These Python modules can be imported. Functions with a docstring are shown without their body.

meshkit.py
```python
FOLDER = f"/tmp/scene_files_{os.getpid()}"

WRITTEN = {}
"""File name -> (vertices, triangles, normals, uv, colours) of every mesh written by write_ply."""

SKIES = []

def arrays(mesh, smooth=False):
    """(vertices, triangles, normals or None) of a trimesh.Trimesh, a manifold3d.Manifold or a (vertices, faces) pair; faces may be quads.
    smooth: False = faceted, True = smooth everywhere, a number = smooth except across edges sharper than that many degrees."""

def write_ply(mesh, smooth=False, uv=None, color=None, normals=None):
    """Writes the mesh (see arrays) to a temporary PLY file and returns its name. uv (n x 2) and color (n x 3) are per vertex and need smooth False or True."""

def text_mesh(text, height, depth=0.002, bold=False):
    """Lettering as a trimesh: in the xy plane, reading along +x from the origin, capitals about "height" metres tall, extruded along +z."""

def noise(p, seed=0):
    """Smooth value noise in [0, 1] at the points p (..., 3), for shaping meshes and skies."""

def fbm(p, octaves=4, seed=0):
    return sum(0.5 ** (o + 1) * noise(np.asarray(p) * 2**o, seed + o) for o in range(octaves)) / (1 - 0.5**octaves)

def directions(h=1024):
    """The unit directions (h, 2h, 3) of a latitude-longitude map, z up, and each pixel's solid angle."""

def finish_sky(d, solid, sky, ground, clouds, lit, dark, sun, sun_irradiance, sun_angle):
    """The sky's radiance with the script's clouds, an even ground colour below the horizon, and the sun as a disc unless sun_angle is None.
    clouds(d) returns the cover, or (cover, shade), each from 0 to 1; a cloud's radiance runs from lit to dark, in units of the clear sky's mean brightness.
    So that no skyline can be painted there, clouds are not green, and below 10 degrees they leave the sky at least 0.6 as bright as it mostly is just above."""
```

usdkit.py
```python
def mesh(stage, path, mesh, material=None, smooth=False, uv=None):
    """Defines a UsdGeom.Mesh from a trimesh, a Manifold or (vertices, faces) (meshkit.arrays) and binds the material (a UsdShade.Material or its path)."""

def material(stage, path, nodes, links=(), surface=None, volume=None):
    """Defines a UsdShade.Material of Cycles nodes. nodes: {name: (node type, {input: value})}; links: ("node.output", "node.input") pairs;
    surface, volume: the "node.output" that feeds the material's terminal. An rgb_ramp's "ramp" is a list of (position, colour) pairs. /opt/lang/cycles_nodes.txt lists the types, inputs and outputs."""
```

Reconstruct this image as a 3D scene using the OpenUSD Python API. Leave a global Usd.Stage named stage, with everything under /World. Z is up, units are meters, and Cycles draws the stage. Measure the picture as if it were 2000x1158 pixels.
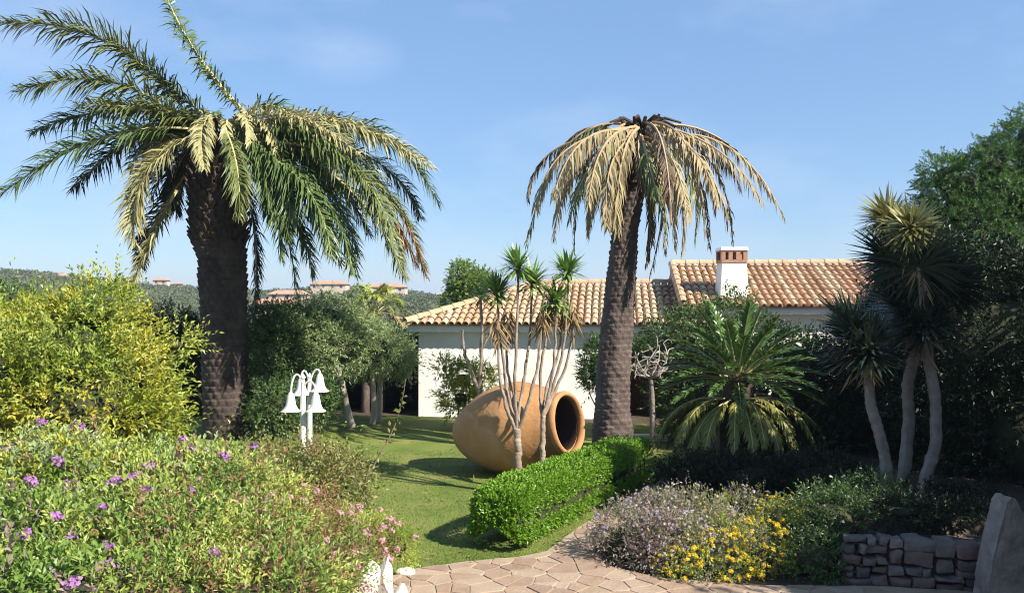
import math, random
import numpy as np, trimesh, usdkit, meshkit
from shapely import geometry as sg, affinity
from shapely.ops import unary_union
from scipy.spatial import Voronoi
from pxr import Usd, UsdGeom, UsdLux, UsdShade, Gf, Sdf

stage = Usd.Stage.CreateInMemory()
UsdGeom.SetStageUpAxis(stage, UsdGeom.Tokens.z)
UsdGeom.SetStageMetersPerUnit(stage, 1.0)
UsdGeom.Xform.Define(stage, '/World'); UsdGeom.Scope.Define(stage, '/World/Looks')

# ---------------------------------------------------------------- camera, sky, sun, exposure
H, F, HOR = 3.1, 1700.0, 590.0            # eye height, focal length in photo pixels, row of the horizon
cam = UsdGeom.Camera.Define(stage, '/World/camera')
cam.CreateHorizontalApertureAttr(36.0); cam.CreateFocalLengthAttr(36.0 * F / 2000.0)
cam.CreateClippingRangeAttr((0.1, 20000.0))
cam.AddTranslateOp().Set((0, 0, H)); cam.AddRotateXOp().Set(90.0 + math.degrees(math.atan((HOR - 579) / F)))
cam.CreateExposureAttr(1.25)
SAZ, SEL = (0.82, -0.572), math.radians(40)
SUN = np.array([SAZ[0] * math.cos(SEL), SAZ[1] * math.cos(SEL), math.sin(SEL)])
sky_nodes = {
    "tc": ("texture_coordinate", {}),
    "sky": ("sky_texture", {"sky_type": "single_scattering", "sun_disc": False, "sun_elevation": SEL, "sun_rotation": math.atan2(SAZ[0], SAZ[1]), "altitude": 0.0, "air_density": 1.0, "aerosol_density": 0.25, "ozone_density": 3.0}),
    "map": ("mapping", {"scale": (1.0, 1.0, 2.6), "location": (0.35, 0.1, 0.2)}),
    "n": ("noise_texture", {"scale": 3.2, "detail": 6, "roughness": 0.55}),
    "r": ("rgb_ramp", {"ramp": [(0, (0, 0, 0)), (0.47, (0, 0, 0)), (0.70, (0.30, 0.30, 0.30)), (1, (0.4, 0.4, 0.4))]}),
    "hue": ("hsv", {"saturation": 1.12}), "blue": ("mix", {"fac": 0.55, "color2": (1.75, 2.95, 5.0)}),
    "mix": ("mix", {"color2": (4.6, 5.2, 6.4)}),
    "wv": ("vector_math", {"math_type": "multiply", "vector2": (1.0, 1.0, 2.2)}), "wd": ("vector_math", {"math_type": "distance", "vector2": (-0.185, 0.95, 0.590)}), "wr": ("map_range", {"from_min": 0.01, "from_max": 0.075, "to_min": 0.36, "to_max": 0.0, "clamp": True}),
    "wn": ("noise_texture", {"scale": 22.0, "detail": 7, "roughness": 0.7}), "wm": ("math", {"math_type": "multiply"}), "mix2": ("mix", {"color2": (5.6, 6.0, 7.2)}),
    "bg": ("background_shader", {"strength": 0.072}),
}
dome_mat = usdkit.material(stage, '/World/Looks/sky', sky_nodes,
    [("tc.generated", "map.vector"), ("map.vector", "n.vector"), ("n.fac", "r.fac"), ("r.color", "mix.fac"), ("sky.color", "hue.color"), ("hue.color", "blue.color1"), ("blue.color", "mix.color1"), ("mix.color", "mix2.color1"), ("tc.generated", "wv.vector1"), ("wv.vector", "wd.vector1"), ("wd.value", "wr.value"), ("map.vector", "wn.vector"), ("wn.fac", "wm.value1"), ("wr.result", "wm.value2"), ("wm.value", "mix2.fac"), ("mix2.color", "bg.color")], surface="bg.background")
dome = UsdLux.DomeLight.Define(stage, '/World/sky')
UsdShade.MaterialBindingAPI.Apply(dome.GetPrim()).Bind(dome_mat)
dome.GetPrim().SetCustomDataByKey('kind', 'structure')
sun = UsdLux.DistantLight.Define(stage, '/World/sun')
sun.CreateIntensityAttr(1.2); sun.CreateAngleAttr(0.53); sun.CreateColorAttr((1.0, 0.93, 0.82)); sun.CreateNormalizeAttr(True)
sun.AddTransformOp().Set(Gf.Matrix4d().SetRotate(Gf.Rotation(Gf.Vec3d(0, 0, 1), Gf.Vec3d(*map(float, SUN)))))

# ---------------------------------------------------------------- helpers
taken = {}
def numbered(path):
    n = taken.get(path, 0); taken[path] = n + 1
    return path if n == 0 else f'{path}_{n:03d}'
def pth(parent): return '/World' if parent is None else str(parent.GetPath())
def tag(p, label=None, cat=None, group=None, kind=None):
    for k, v in (('label', label), ('category', cat), ('group', group), ('kind', kind)):
        if v: p.SetCustomDataByKey(k, v)
    return p
def obj(name, vf, mat, parent=None, smooth=False):
    return usdkit.mesh(stage, numbered(pth(parent) + '/' + name), vf, MAT[mat], smooth).GetPrim()
def thing(name, label, cat, group=None):
    x = UsdGeom.Xform.Define(stage, numbered('/World/' + name)).GetPrim()
    return tag(x, label, cat, group)
def nrm(v):
    v = np.asarray(v, float); return v / np.maximum(np.linalg.norm(v, axis=-1, keepdims=True), 1e-9)
def at(px, py, d):                            # the point seen at a photo pixel, d metres ahead
    return np.array([(px - 1000) / F * d, d, H - (py - HOR) / F * d])
def on_ground(px, py, z=0.0):
    d = (H - z) * F / (py - HOR); return np.array([(px - 1000) / F * d, d, z])
def sstep(t): t = np.clip(t, 0, 1); return t * t * (3 - 2 * t)
def cat(parts):
    vs, fs, n = [], [], 0
    for p in parts:
        v, f = p if isinstance(p, tuple) else (p.vertices, p.faces)
        v = np.asarray(v, float).reshape(-1, 3); f = np.asarray(f, int)
        if f.shape[1] == 4: f = np.vstack([f[:, [0, 1, 2]], f[:, [0, 2, 3]]])
        vs.append(v); fs.append(f + n); n += len(v)
    return np.vstack(vs), np.vstack(fs)
def tube(pts, rad, k=8, caps=True):
    pts = np.asarray(pts, float); rad = np.broadcast_to(np.asarray(rad, float), (len(pts),))
    T = nrm(np.gradient(pts, axis=0)); a = np.array([0, 0, 1.0]) if abs(T[0][2]) < 0.9 else np.array([1.0, 0, 0])
    S = np.zeros_like(T); s = nrm(np.cross(T[0], a))
    for i in range(len(T)):
        s = nrm(s - T[i] * (s @ T[i])); S[i] = s
    U = np.cross(T, S); th = np.arange(k) / k * 2 * math.pi
    v = pts[:, None] + rad[:, None, None] * (np.cos(th)[None, :, None] * S[:, None] + np.sin(th)[None, :, None] * U[:, None])
    v = v.reshape(-1, 3); f = []
    for i in range(len(pts) - 1):
        for j in range(k):
            a0, b0 = i * k + j, i * k + (j + 1) % k
            f += [(a0, b0, b0 + k), (a0, b0 + k, a0 + k)]
    if caps:
        v = np.vstack([v, pts[:1], pts[-1:]]); c0, c1 = len(v) - 2, len(v) - 1; m = (len(pts) - 1) * k
        for j in range(k):
            f += [(c0, (j + 1) % k, j), (c1, m + j, m + (j + 1) % k)]
    return v, np.array(f)
def spline(pts, n):
    pts = np.asarray(pts, float); t = np.linspace(0, 1, len(pts))
    if len(pts) == 2: return pts[0] + (pts[1] - pts[0]) * np.linspace(0, 1, n)[:, None]
    from scipy.interpolate import CubicSpline, PchipInterpolator
    return PchipInterpolator(t, pts, axis=0)(np.linspace(0, 1, n))
def box(lo, hi):
    m = trimesh.creation.box(np.subtract(hi, lo)); m.apply_translation((np.asarray(lo, float) + hi) / 2); return (np.array(m.vertices), np.array(m.faces))
def blades(base, d, up, length, width, fold=0.25, droop=0.0, wide_at=0.45):
    """one folded, pointed leaf per row: base point, direction, upward hint, length, width"""
    n = len(base); d = nrm(d); s = nrm(np.cross(d, up)); u = np.cross(s, d)
    L = np.broadcast_to(np.asarray(length, float), (n,))[:, None]; W = np.broadcast_to(np.asarray(width, float), (n,))[:, None]
    mid = base + d * L * wide_at; tip = base + d * L; tip[:, 2] -= droop * L[:, 0]
    l = mid - s * W / 2 + u * W * fold; r = mid + s * W / 2 + u * W * fold
    v = np.stack([base, l, tip, r], 1).reshape(-1, 3); i = np.arange(n)[:, None] * 4
    f = np.vstack([np.hstack([i, i + 2, i + 1]), np.hstack([i, i + 3, i + 2])])
    return v, f
def rand_dir(rng, n): return nrm(rng.normal(size=(n, 3)))
def lobes_surface(rng, lobes, n, inner=0.72, bump=0.25, freq=1.6, gaps=0.0, seed=0, low=-0.9):
    """points spread through the outer shell of a union of ellipsoids, with their outward directions"""
    w = np.array([(r[0] * r[1] + r[1] * r[2] + r[0] * r[2]) for c, r in lobes]); w = w / w.sum()
    P, N = np.zeros((0, 3)), np.zeros((0, 3)); tries = 0
    while len(P) < n and tries < 12:
        tries += 1
        k = rng.choice(len(lobes), size=n * 2, p=w); d = rand_dir(rng, n * 2)
        C = np.array([lobes[i][0] for i in range(len(lobes))], float)[k]; R = np.array([lobes[i][1] for i in range(len(lobes))], float)[k]
        rr = inner + (1 - inner) * rng.random(n * 2) ** 0.7
        amp = 1 + bump * (meshkit.fbm((C + d * R) * freq, 3, seed) - 0.5) * 2
        p = C + d * R * (rr * amp)[:, None]
        ok = d[:, 2] > low
        for c, r in lobes:
            q = (p - c) / r; ok &= (q ** 2).sum(1) > (inner * 0.8) ** 2
        if gaps > 0: ok &= meshkit.fbm(p * freq * 1.7, 3, seed + 7) > gaps
        P = np.vstack([P, p[ok]]); N = np.vstack([N, nrm(d[ok] / R[ok])])
    return P[:n], N[:n]
def sprigs(rng, P, N, length, per, leaf, width, up=0.5, wild=0.7, droop=0.1, spread=0.9, fold=0.25):
    """short twigs growing from P outwards, each carrying per leaves: one mesh of leaves"""
    n = len(P); D = nrm(N + np.array([0, 0, up]) + wild * rng.normal(size=(n, 3)) * 0.6)
    L = length * rng.uniform(0.5, 1.4, n)
    t = (np.arange(per) + 0.5) / per
    B = P[:, None] + D[:, None] * (L[:, None] * t[None])[..., None]; B[..., 2] -= droop * (L[:, None] * t[None] ** 2)
    ax = rand_dir(rng, n * per).reshape(n, per, 3)
    ax = ax - D[:, None] * (ax * D[:, None]).sum(-1, keepdims=True)
    d = nrm(D[:, None] * (0.45 + 0.5 * t[None, :, None]) + spread * nrm(ax) * (1.1 - 0.6 * t[None, :, None]))
    m = n * per; lf = leaf * rng.uniform(0.6, 1.25, m)
    upv = nrm(np.array([0, 0, 1.0]) + 0.5 * rng.normal(size=(m, 3)))
    return blades(B.reshape(-1, 3), d.reshape(-1, 3), upv, lf, lf * width, fold, 0.12)
def blob(lobes, scale=0.7, seed=0, sub=2, low=None):
    out = []
    for i, (c, r) in enumerate(lobes):
        m = trimesh.creation.icosphere(sub); v = np.array(m.vertices)
        v = v * (0.8 + 0.4 * meshkit.fbm(v * 1.7 + i * 3.1, 3, seed))[:, None] * np.asarray(r) * scale + c
        if low is not None: v[:, 2] = np.maximum(v[:, 2], low)
        out.append((v, np.array(m.faces)))
    return cat(out)

# ---------------------------------------------------------------- materials
MAT = {}
def mat(name, nodes, links, surface="p.BSDF", **k):
    MAT[name] = usdkit.material(stage, '/World/Looks/' + name, nodes, links, surface=surface, **k)
def leafmat(name, cols, trans=0.28, rough=0.5, patch=None, pscale=1.3, spec=0.35):
    ramp = [(i / max(len(cols) - 1, 1), c) for i, c in enumerate(cols)]
    nodes = {"g": ("geometry", {}), "r": ("rgb_ramp", {"ramp": ramp}),
             "n": ("noise_texture", {"scale": pscale, "detail": 3}),
             "pr": ("rgb_ramp", {"ramp": [(0, (0, 0, 0)), (0.36, (0, 0, 0)), (0.70, (0.85, 0.85, 0.85)), (1, (1, 1, 1))]}),
             "m": ("mix", {"color2": patch or cols[-1]}),
             "p": ("principled_bsdf", {"roughness": rough, "specular_ior_level": spec}), "t": ("translucent_bsdf", {}), "x": ("mix_closure", {"fac": trans})}
    links = [("g.random_per_island", "r.fac"), ("g.position", "n.vector"), ("n.fac", "pr.fac"), ("pr.color", "m.fac"), ("r.color", "m.color1"),
             ("m.color", "p.base_color"), ("m.color", "t.color"), ("p.BSDF", "x.closure1"), ("t.BSDF", "x.closure2")]
    if patch is None:
        links = [l for l in links if l[0] not in ("g.position", "n.fac", "pr.color")]; nodes.pop("n"); nodes.pop("pr"); nodes["m"] = ("mix", {"fac": 0.0, "color2": cols[-1]})
    mat(name, nodes, links, surface="x.closure")
def rough(name, c1, c2, scale=4.0, detail=5, r=0.85, bump=0.3, bscale=None, dist=0.02, spec=0.3, stretch=(1, 1, 1), c3=None, rnd=False):
    ramp = [(0.3, c1), (0.7, c2)] if c3 is None else [(0.25, c1), (0.5, c2), (0.75, c3)]
    nodes = {"g": ("geometry", {}), "mp": ("mapping", {"scale": stretch}), "n": ("noise_texture", {"scale": scale, "detail": detail, "roughness": 0.6}), "r": ("rgb_ramp", {"ramp": ramp}),
             "nb": ("noise_texture", {"scale": bscale or scale * 4, "detail": 4}), "b": ("bump", {"strength": bump, "distance": dist}),
             "p": ("principled_bsdf", {"roughness": r, "specular_ior_level": spec})}
    links = [("g.position", "mp.vector"), ("mp.vector", "n.vector"), ("mp.vector", "nb.vector"), ("n.fac", "r.fac"), ("nb.fac", "b.height"), ("b.normal", "p.normal")]
    if rnd:
        nodes["h"] = ("hsv", {}); nodes["mr"] = ("map_range", {"from_min": 0, "from_max": 1, "to_min": 0.72, "to_max": 1.2})
        links += [("g.random_per_island", "mr.value"), ("mr.result", "h.value"), ("r.color", "h.color"), ("h.color", "p.base_color")]
    else: links.append(("r.color", "p.base_color"))
    mat(name, nodes, links)

leafmat('palm_green', [(0.092, 0.139, 0.041), (0.186, 0.251, 0.065), (0.298, 0.354, 0.112), (0.131, 0.186, 0.055)], 0.2, 0.4)
leafmat('palm_olive', [(0.130, 0.156, 0.046), (0.286, 0.286, 0.098), (0.208, 0.221, 0.065)], 0.2, 0.45)
leafmat('palm_pale', [(0.34, 0.32, 0.15), (0.46, 0.41, 0.20), (0.25, 0.25, 0.09)], 0.25, 0.5)
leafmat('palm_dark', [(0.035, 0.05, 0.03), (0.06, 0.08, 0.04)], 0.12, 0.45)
leafmat('palm_dry', [(0.330, 0.270, 0.143), (0.446, 0.389, 0.209), (0.242, 0.205, 0.099), (0.388, 0.367, 0.187)], 0.2, 0.65)
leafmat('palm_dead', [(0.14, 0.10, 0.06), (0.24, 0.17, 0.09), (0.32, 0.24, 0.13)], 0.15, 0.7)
leafmat('palm_orange', [(0.46, 0.27, 0.13), (0.52, 0.36, 0.2)], 0.2, 0.65)
rough('midrib', (0.36, 0.32, 0.15), (0.48, 0.42, 0.22), 5, r=0.6)
rough('midrib_dry', (0.30, 0.21, 0.12), (0.42, 0.31, 0.18), 5, r=0.7)
rough('palm_bark', (0.026, 0.019, 0.016), (0.056, 0.041, 0.035), 3.0, 6, bump=0.7, bscale=26, dist=0.03, c3=(0.095, 0.071, 0.06))
rough('palm_bark_grey', (0.042, 0.031, 0.028), (0.088, 0.066, 0.057), 3.5, 6, bump=0.7, bscale=26, dist=0.03, c3=(0.14, 0.108, 0.09))
rough('leaf_base', (0.03, 0.02, 0.015), (0.10, 0.065, 0.038), 7, bump=0.5, rnd=True)
leafmat('yellow_shrub', [(0.166, 0.242, 0.024), (0.305, 0.363, 0.037), (0.483, 0.460, 0.060), (0.127, 0.181, 0.024)], 0.3, 0.45, patch=(0.584, 0.484, 0.072), pscale=1.1)
leafmat('garden_green', [(0.162, 0.241, 0.049), (0.303, 0.408, 0.088), (0.445, 0.501, 0.136), (0.223, 0.315, 0.077)], 0.28, 0.45, patch=(0.486, 0.501, 0.116), pscale=1.6)
leafmat('lime_green', [(0.210, 0.293, 0.044), (0.405, 0.482, 0.087), (0.301, 0.380, 0.073)], 0.3, 0.45, patch=(0.510, 0.512, 0.115), pscale=2.2)
leafmat('fresh_green', [(0.152, 0.239, 0.047), (0.304, 0.404, 0.094), (0.480, 0.514, 0.125)], 0.28, 0.45)
leafmat('rose_green', [(0.099, 0.141, 0.033), (0.197, 0.239, 0.058), (0.329, 0.329, 0.099), (0.149, 0.197, 0.050)], 0.25, 0.4, patch=(0.329, 0.279, 0.099), pscale=2.5)
leafmat('dry_pink', [(0.24, 0.13, 0.07), (0.34, 0.20, 0.12), (0.20, 0.19, 0.07), (0.40, 0.28, 0.18)], 0.25, 0.6)
leafmat('hedge_green', [(0.155, 0.294, 0.023), (0.294, 0.481, 0.039), (0.450, 0.636, 0.062)], 0.28, 0.42, spec=0.4)
leafmat('olive_leaf', [(0.237, 0.309, 0.131), (0.448, 0.498, 0.237), (0.663, 0.685, 0.403), (0.330, 0.403, 0.166)], 0.22, 0.5)
leafmat('mid_green', [(0.083, 0.141, 0.041), (0.165, 0.248, 0.075), (0.248, 0.330, 0.108)], 0.25, 0.45)
leafmat('scrub_green', [(0.081, 0.101, 0.043), (0.135, 0.155, 0.068), (0.189, 0.189, 0.095)], 0.15, 0.6)
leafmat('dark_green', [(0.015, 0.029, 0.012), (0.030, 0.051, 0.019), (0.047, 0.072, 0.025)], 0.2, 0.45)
leafmat('conifer_green', [(0.109, 0.201, 0.056), (0.217, 0.341, 0.088), (0.356, 0.480, 0.140)], 0.18, 0.5)
leafmat('yucca_green', [(0.149, 0.253, 0.057), (0.276, 0.391, 0.103), (0.380, 0.483, 0.161)], 0.25, 0.35)
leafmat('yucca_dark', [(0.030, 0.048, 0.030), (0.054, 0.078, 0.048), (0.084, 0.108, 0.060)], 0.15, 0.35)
leafmat('yucca_gold', [(0.232, 0.223, 0.074), (0.331, 0.298, 0.116), (0.166, 0.182, 0.058)], 0.2, 0.4)
leafmat('yucca_dry', [(0.26, 0.18, 0.09), (0.38, 0.28, 0.15)], 0.2, 0.7)
leafmat('cycad_green', [(0.090, 0.167, 0.039), (0.179, 0.292, 0.078), (0.292, 0.390, 0.137)], 0.15, 0.3, spec=0.5)
leafmat('cycad_old', [(0.190, 0.199, 0.043), (0.276, 0.268, 0.078), (0.233, 0.190, 0.070)], 0.2, 0.4)
leafmat('bed_grey', [(0.229, 0.229, 0.129), (0.343, 0.300, 0.186), (0.186, 0.215, 0.086), (0.429, 0.372, 0.272)], 0.2, 0.6)
leafmat('bed_purple', [(0.257, 0.184, 0.161), (0.362, 0.281, 0.251), (0.257, 0.238, 0.110), (0.443, 0.356, 0.331)], 0.25, 0.55)
leafmat('flower_purple', [(0.34, 0.16, 0.36), (0.46, 0.26, 0.46), (0.40, 0.20, 0.32)], 0.3, 0.6)
leafmat('flower_lilac', [(0.40, 0.35, 0.43), (0.52, 0.47, 0.52), (0.44, 0.37, 0.40)], 0.3, 0.6)
leafmat('flower_pink', [(0.55, 0.32, 0.33), (0.66, 0.46, 0.44), (0.60, 0.40, 0.30)], 0.3, 0.6)
leafmat('flower_yellow', [(0.64, 0.47, 0.03), (0.72, 0.58, 0.06), (0.62, 0.54, 0.18)], 0.3, 0.5)
leafmat('flower_white', [(0.66, 0.62, 0.52), (0.75, 0.72, 0.62)], 0.3, 0.5)
leafmat('grass', [(0.075, 0.115, 0.022), (0.125, 0.165, 0.035), (0.18, 0.20, 0.06)], 0.25, 0.5)
rough('twig', (0.09, 0.065, 0.04), (0.17, 0.13, 0.085), 9)
rough('twig_core', (0.022, 0.026, 0.012), (0.045, 0.05, 0.02), 5, bump=0.8, bscale=20, dist=0.05)
rough('olive_bark', (0.26, 0.22, 0.17), (0.46, 0.40, 0.32), 5, 6, bump=0.6, stretch=(1, 1, 0.35))
rough('pale_bark', (0.13, 0.11, 0.095), (0.23, 0.20, 0.175), 6, 6, bump=0.6, bscale=30)
rough('yucca_bark', (0.17, 0.12, 0.085), (0.33, 0.26, 0.20), 6, 6, bump=0.5, bscale=40)
rough('bare_bark', (0.27, 0.235, 0.20), (0.42, 0.37, 0.32), 6, bump=0.4)
rough('soil', (0.035, 0.026, 0.018), (0.085, 0.062, 0.042), 2.0, 7, bump=0.8, bscale=14, dist=0.05)
rough('dry_earth', (0.11, 0.095, 0.05), (0.19, 0.16, 0.09), 0.05, 7, bump=0.2)
rough('hill_earth', (0.065, 0.075, 0.035), (0.13, 0.12, 0.065), 0.03, 8, bump=0.2, c3=(0.19, 0.155, 0.10))
rough('mortar', (0.27, 0.195, 0.14), (0.35, 0.265, 0.195), 6, 6, bump=0.4, bscale=40)
for i, (a, b) in enumerate([((0.228, 0.156, 0.106), (0.304, 0.220, 0.156)), ((0.251, 0.179, 0.122), (0.319, 0.236, 0.167)), ((0.213, 0.144, 0.103), (0.281, 0.201, 0.144)), ((0.274, 0.201, 0.141), (0.342, 0.262, 0.190))]):
    rough(f'paving_{i}', a, b, 5, 7, bump=0.45, bscale=24, r=0.8)
for i, (a, b) in enumerate([((0.094, 0.079, 0.072), (0.173, 0.144, 0.130)), ((0.108, 0.072, 0.065), (0.180, 0.122, 0.108)), ((0.130, 0.112, 0.101), (0.209, 0.184, 0.166)), ((0.079, 0.061, 0.058), (0.144, 0.112, 0.104))]):
    rough(f'stone_{i}', a, b, 6, 7, bump=0.6, bscale=22, r=0.85)
rough('white_stone', (0.58, 0.53, 0.45), (0.76, 0.72, 0.64), 6, 6, bump=0.4, bscale=20)
rough('slab_stone', (0.13, 0.105, 0.09), (0.25, 0.215, 0.19), 4.5, 9, bump=0.9, bscale=12, dist=0.04)
for i, (a, b, c) in enumerate([((0.475, 0.257, 0.146), (0.594, 0.363, 0.213), (0.670, 0.468, 0.302)), ((0.518, 0.304, 0.179), (0.626, 0.421, 0.258), (0.700, 0.538, 0.358)), ((0.389, 0.211, 0.123), (0.518, 0.316, 0.190), (0.626, 0.433, 0.280)), ((0.562, 0.374, 0.224), (0.670, 0.491, 0.314), (0.700, 0.608, 0.414))]):
    rough(f'tile_{i}', a, b, 2.6, 7, bump=0.3, bscale=30, r=0.85, c3=c, rnd=True)
rough('white_wall', (0.70, 0.67, 0.60), (0.82, 0.81, 0.77), 1.6, 8, bump=0.25, bscale=24, r=0.9, dist=0.01)
rough('white_paint', (0.78, 0.77, 0.73), (0.84, 0.83, 0.80), 3, bump=0.05, r=0.5)
rough('lamp_paint', (0.56, 0.55, 0.52), (0.66, 0.65, 0.62), 8, bump=0.08, r=0.45)
rough('far_wall', (0.40, 0.31, 0.25), (0.52, 0.43, 0.36), 0.3, r=0.9)
rough('far_roof', (0.34, 0.18, 0.12), (0.44, 0.26, 0.18), 0.5, r=0.9)
rough('dark_pane', (0.03, 0.035, 0.045), (0.05, 0.055, 0.06), 1, r=0.25, bump=0)
rough('brick_red', (0.28, 0.15, 0.10), (0.38, 0.23, 0.155), 8, r=0.9)
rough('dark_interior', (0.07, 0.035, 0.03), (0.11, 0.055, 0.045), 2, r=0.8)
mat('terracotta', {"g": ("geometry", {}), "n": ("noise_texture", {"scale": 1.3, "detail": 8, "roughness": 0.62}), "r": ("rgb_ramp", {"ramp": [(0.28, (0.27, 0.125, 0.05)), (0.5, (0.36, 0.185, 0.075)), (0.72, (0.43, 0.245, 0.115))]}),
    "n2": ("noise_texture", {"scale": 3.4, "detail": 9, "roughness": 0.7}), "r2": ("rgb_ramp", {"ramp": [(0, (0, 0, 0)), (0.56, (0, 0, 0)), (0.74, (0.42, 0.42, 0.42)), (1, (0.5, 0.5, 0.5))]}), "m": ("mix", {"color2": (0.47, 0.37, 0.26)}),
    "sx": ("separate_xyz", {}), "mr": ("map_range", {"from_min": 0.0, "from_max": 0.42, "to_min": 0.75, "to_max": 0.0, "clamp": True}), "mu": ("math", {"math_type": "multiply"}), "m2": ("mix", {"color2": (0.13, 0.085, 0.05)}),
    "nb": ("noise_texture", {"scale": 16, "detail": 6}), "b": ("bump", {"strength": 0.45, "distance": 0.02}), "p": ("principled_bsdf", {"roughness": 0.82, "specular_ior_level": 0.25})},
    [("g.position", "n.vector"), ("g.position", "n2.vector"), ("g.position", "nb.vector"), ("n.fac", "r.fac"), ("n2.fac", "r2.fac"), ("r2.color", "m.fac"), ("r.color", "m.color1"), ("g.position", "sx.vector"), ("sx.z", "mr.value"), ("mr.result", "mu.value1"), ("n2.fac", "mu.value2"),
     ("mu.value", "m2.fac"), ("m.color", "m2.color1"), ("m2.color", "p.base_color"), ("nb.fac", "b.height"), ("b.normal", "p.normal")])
rough('terracotta_inside', (0.035, 0.016, 0.012), (0.06, 0.028, 0.018), 3, r=0.9)
# lawn: mown turf, greener and yellower patches, fine blades as relief
mat('lawn', {"g": ("geometry", {}), "n": ("noise_texture", {"scale": 0.8, "detail": 6, "roughness": 0.65}), "n2": ("noise_texture", {"scale": 40, "detail": 3}),
    "r": ("rgb_ramp", {"ramp": [(0.3, (0.085, 0.13, 0.022)), (0.5, (0.14, 0.18, 0.038)), (0.66, (0.21, 0.21, 0.065)), (0.8, (0.27, 0.24, 0.10))]}),
    "r2": ("rgb_ramp", {"ramp": [(0.3, (0.6, 0.6, 0.6)), (0.7, (1.2, 1.2, 1.1))]}), "m": ("mix", {"mix_type": "multiply", "fac": 0.8}),
    "b": ("bump", {"strength": 0.8, "distance": 0.03}), "p": ("principled_bsdf", {"roughness": 0.8, "specular_ior_level": 0.2})},
    [("g.position", "n.vector"), ("g.position", "n2.vector"), ("n.fac", "r.fac"), ("n2.fac", "r2.fac"), ("r.color", "m.color1"), ("r2.color", "m.color2"), ("m.color", "p.base_color"), ("n2.fac", "b.height"), ("b.normal", "p.normal")])

# ---------------------------------------------------------------- terrain
def ht(x, y):
    x, y = np.asarray(x, float), np.asarray(y, float)
    u = (-x - (1.0 + (y - 9) * 0.45)) / 2.2
    bank = 1.15 * sstep(u) * sstep((14.5 - y) / 6.0)
    bed = 0.55 * sstep((x - 3.75) / 0.45) * sstep((y - 9.72) / 0.25) * (1 - sstep((y - 18) / 3))
    return bank + bed
def grid(xs, ys, zf):
    X, Y = np.meshgrid(xs, ys); v = np.stack([X, Y, zf(X, Y)], -1).reshape(-1, 3); w = len(xs)
    i = (np.arange(len(ys) - 1)[:, None] * w + np.arange(w - 1)[None]).reshape(-1, 1)
    return v, np.vstack([np.hstack([i, i + 1, i + w + 1]), np.hstack([i, i + w + 1, i + w])])
def graded(lo, hi, step, far):
    a = list(np.arange(lo, hi + 1e-6, step)); s = step; r = []; x = hi
    while x < far: s *= 1.4; x += s; r.append(x)
    l = []; s = step; x = lo
    while x > -far: s *= 1.4; x -= s; l.append(x)
    return np.array(l[::-1] + a + r)
def ground_z(x, y):
    far = sstep((np.hypot(x, y) - 60) / 60)
    return ht(x, y) * (1 - far) - 3.0 * far
tag(obj('ground', grid(graded(-14, 14, 0.35, 1300), graded(0, 30, 0.35, 1300), ground_z), 'soil', smooth=True), kind='structure')
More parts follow.
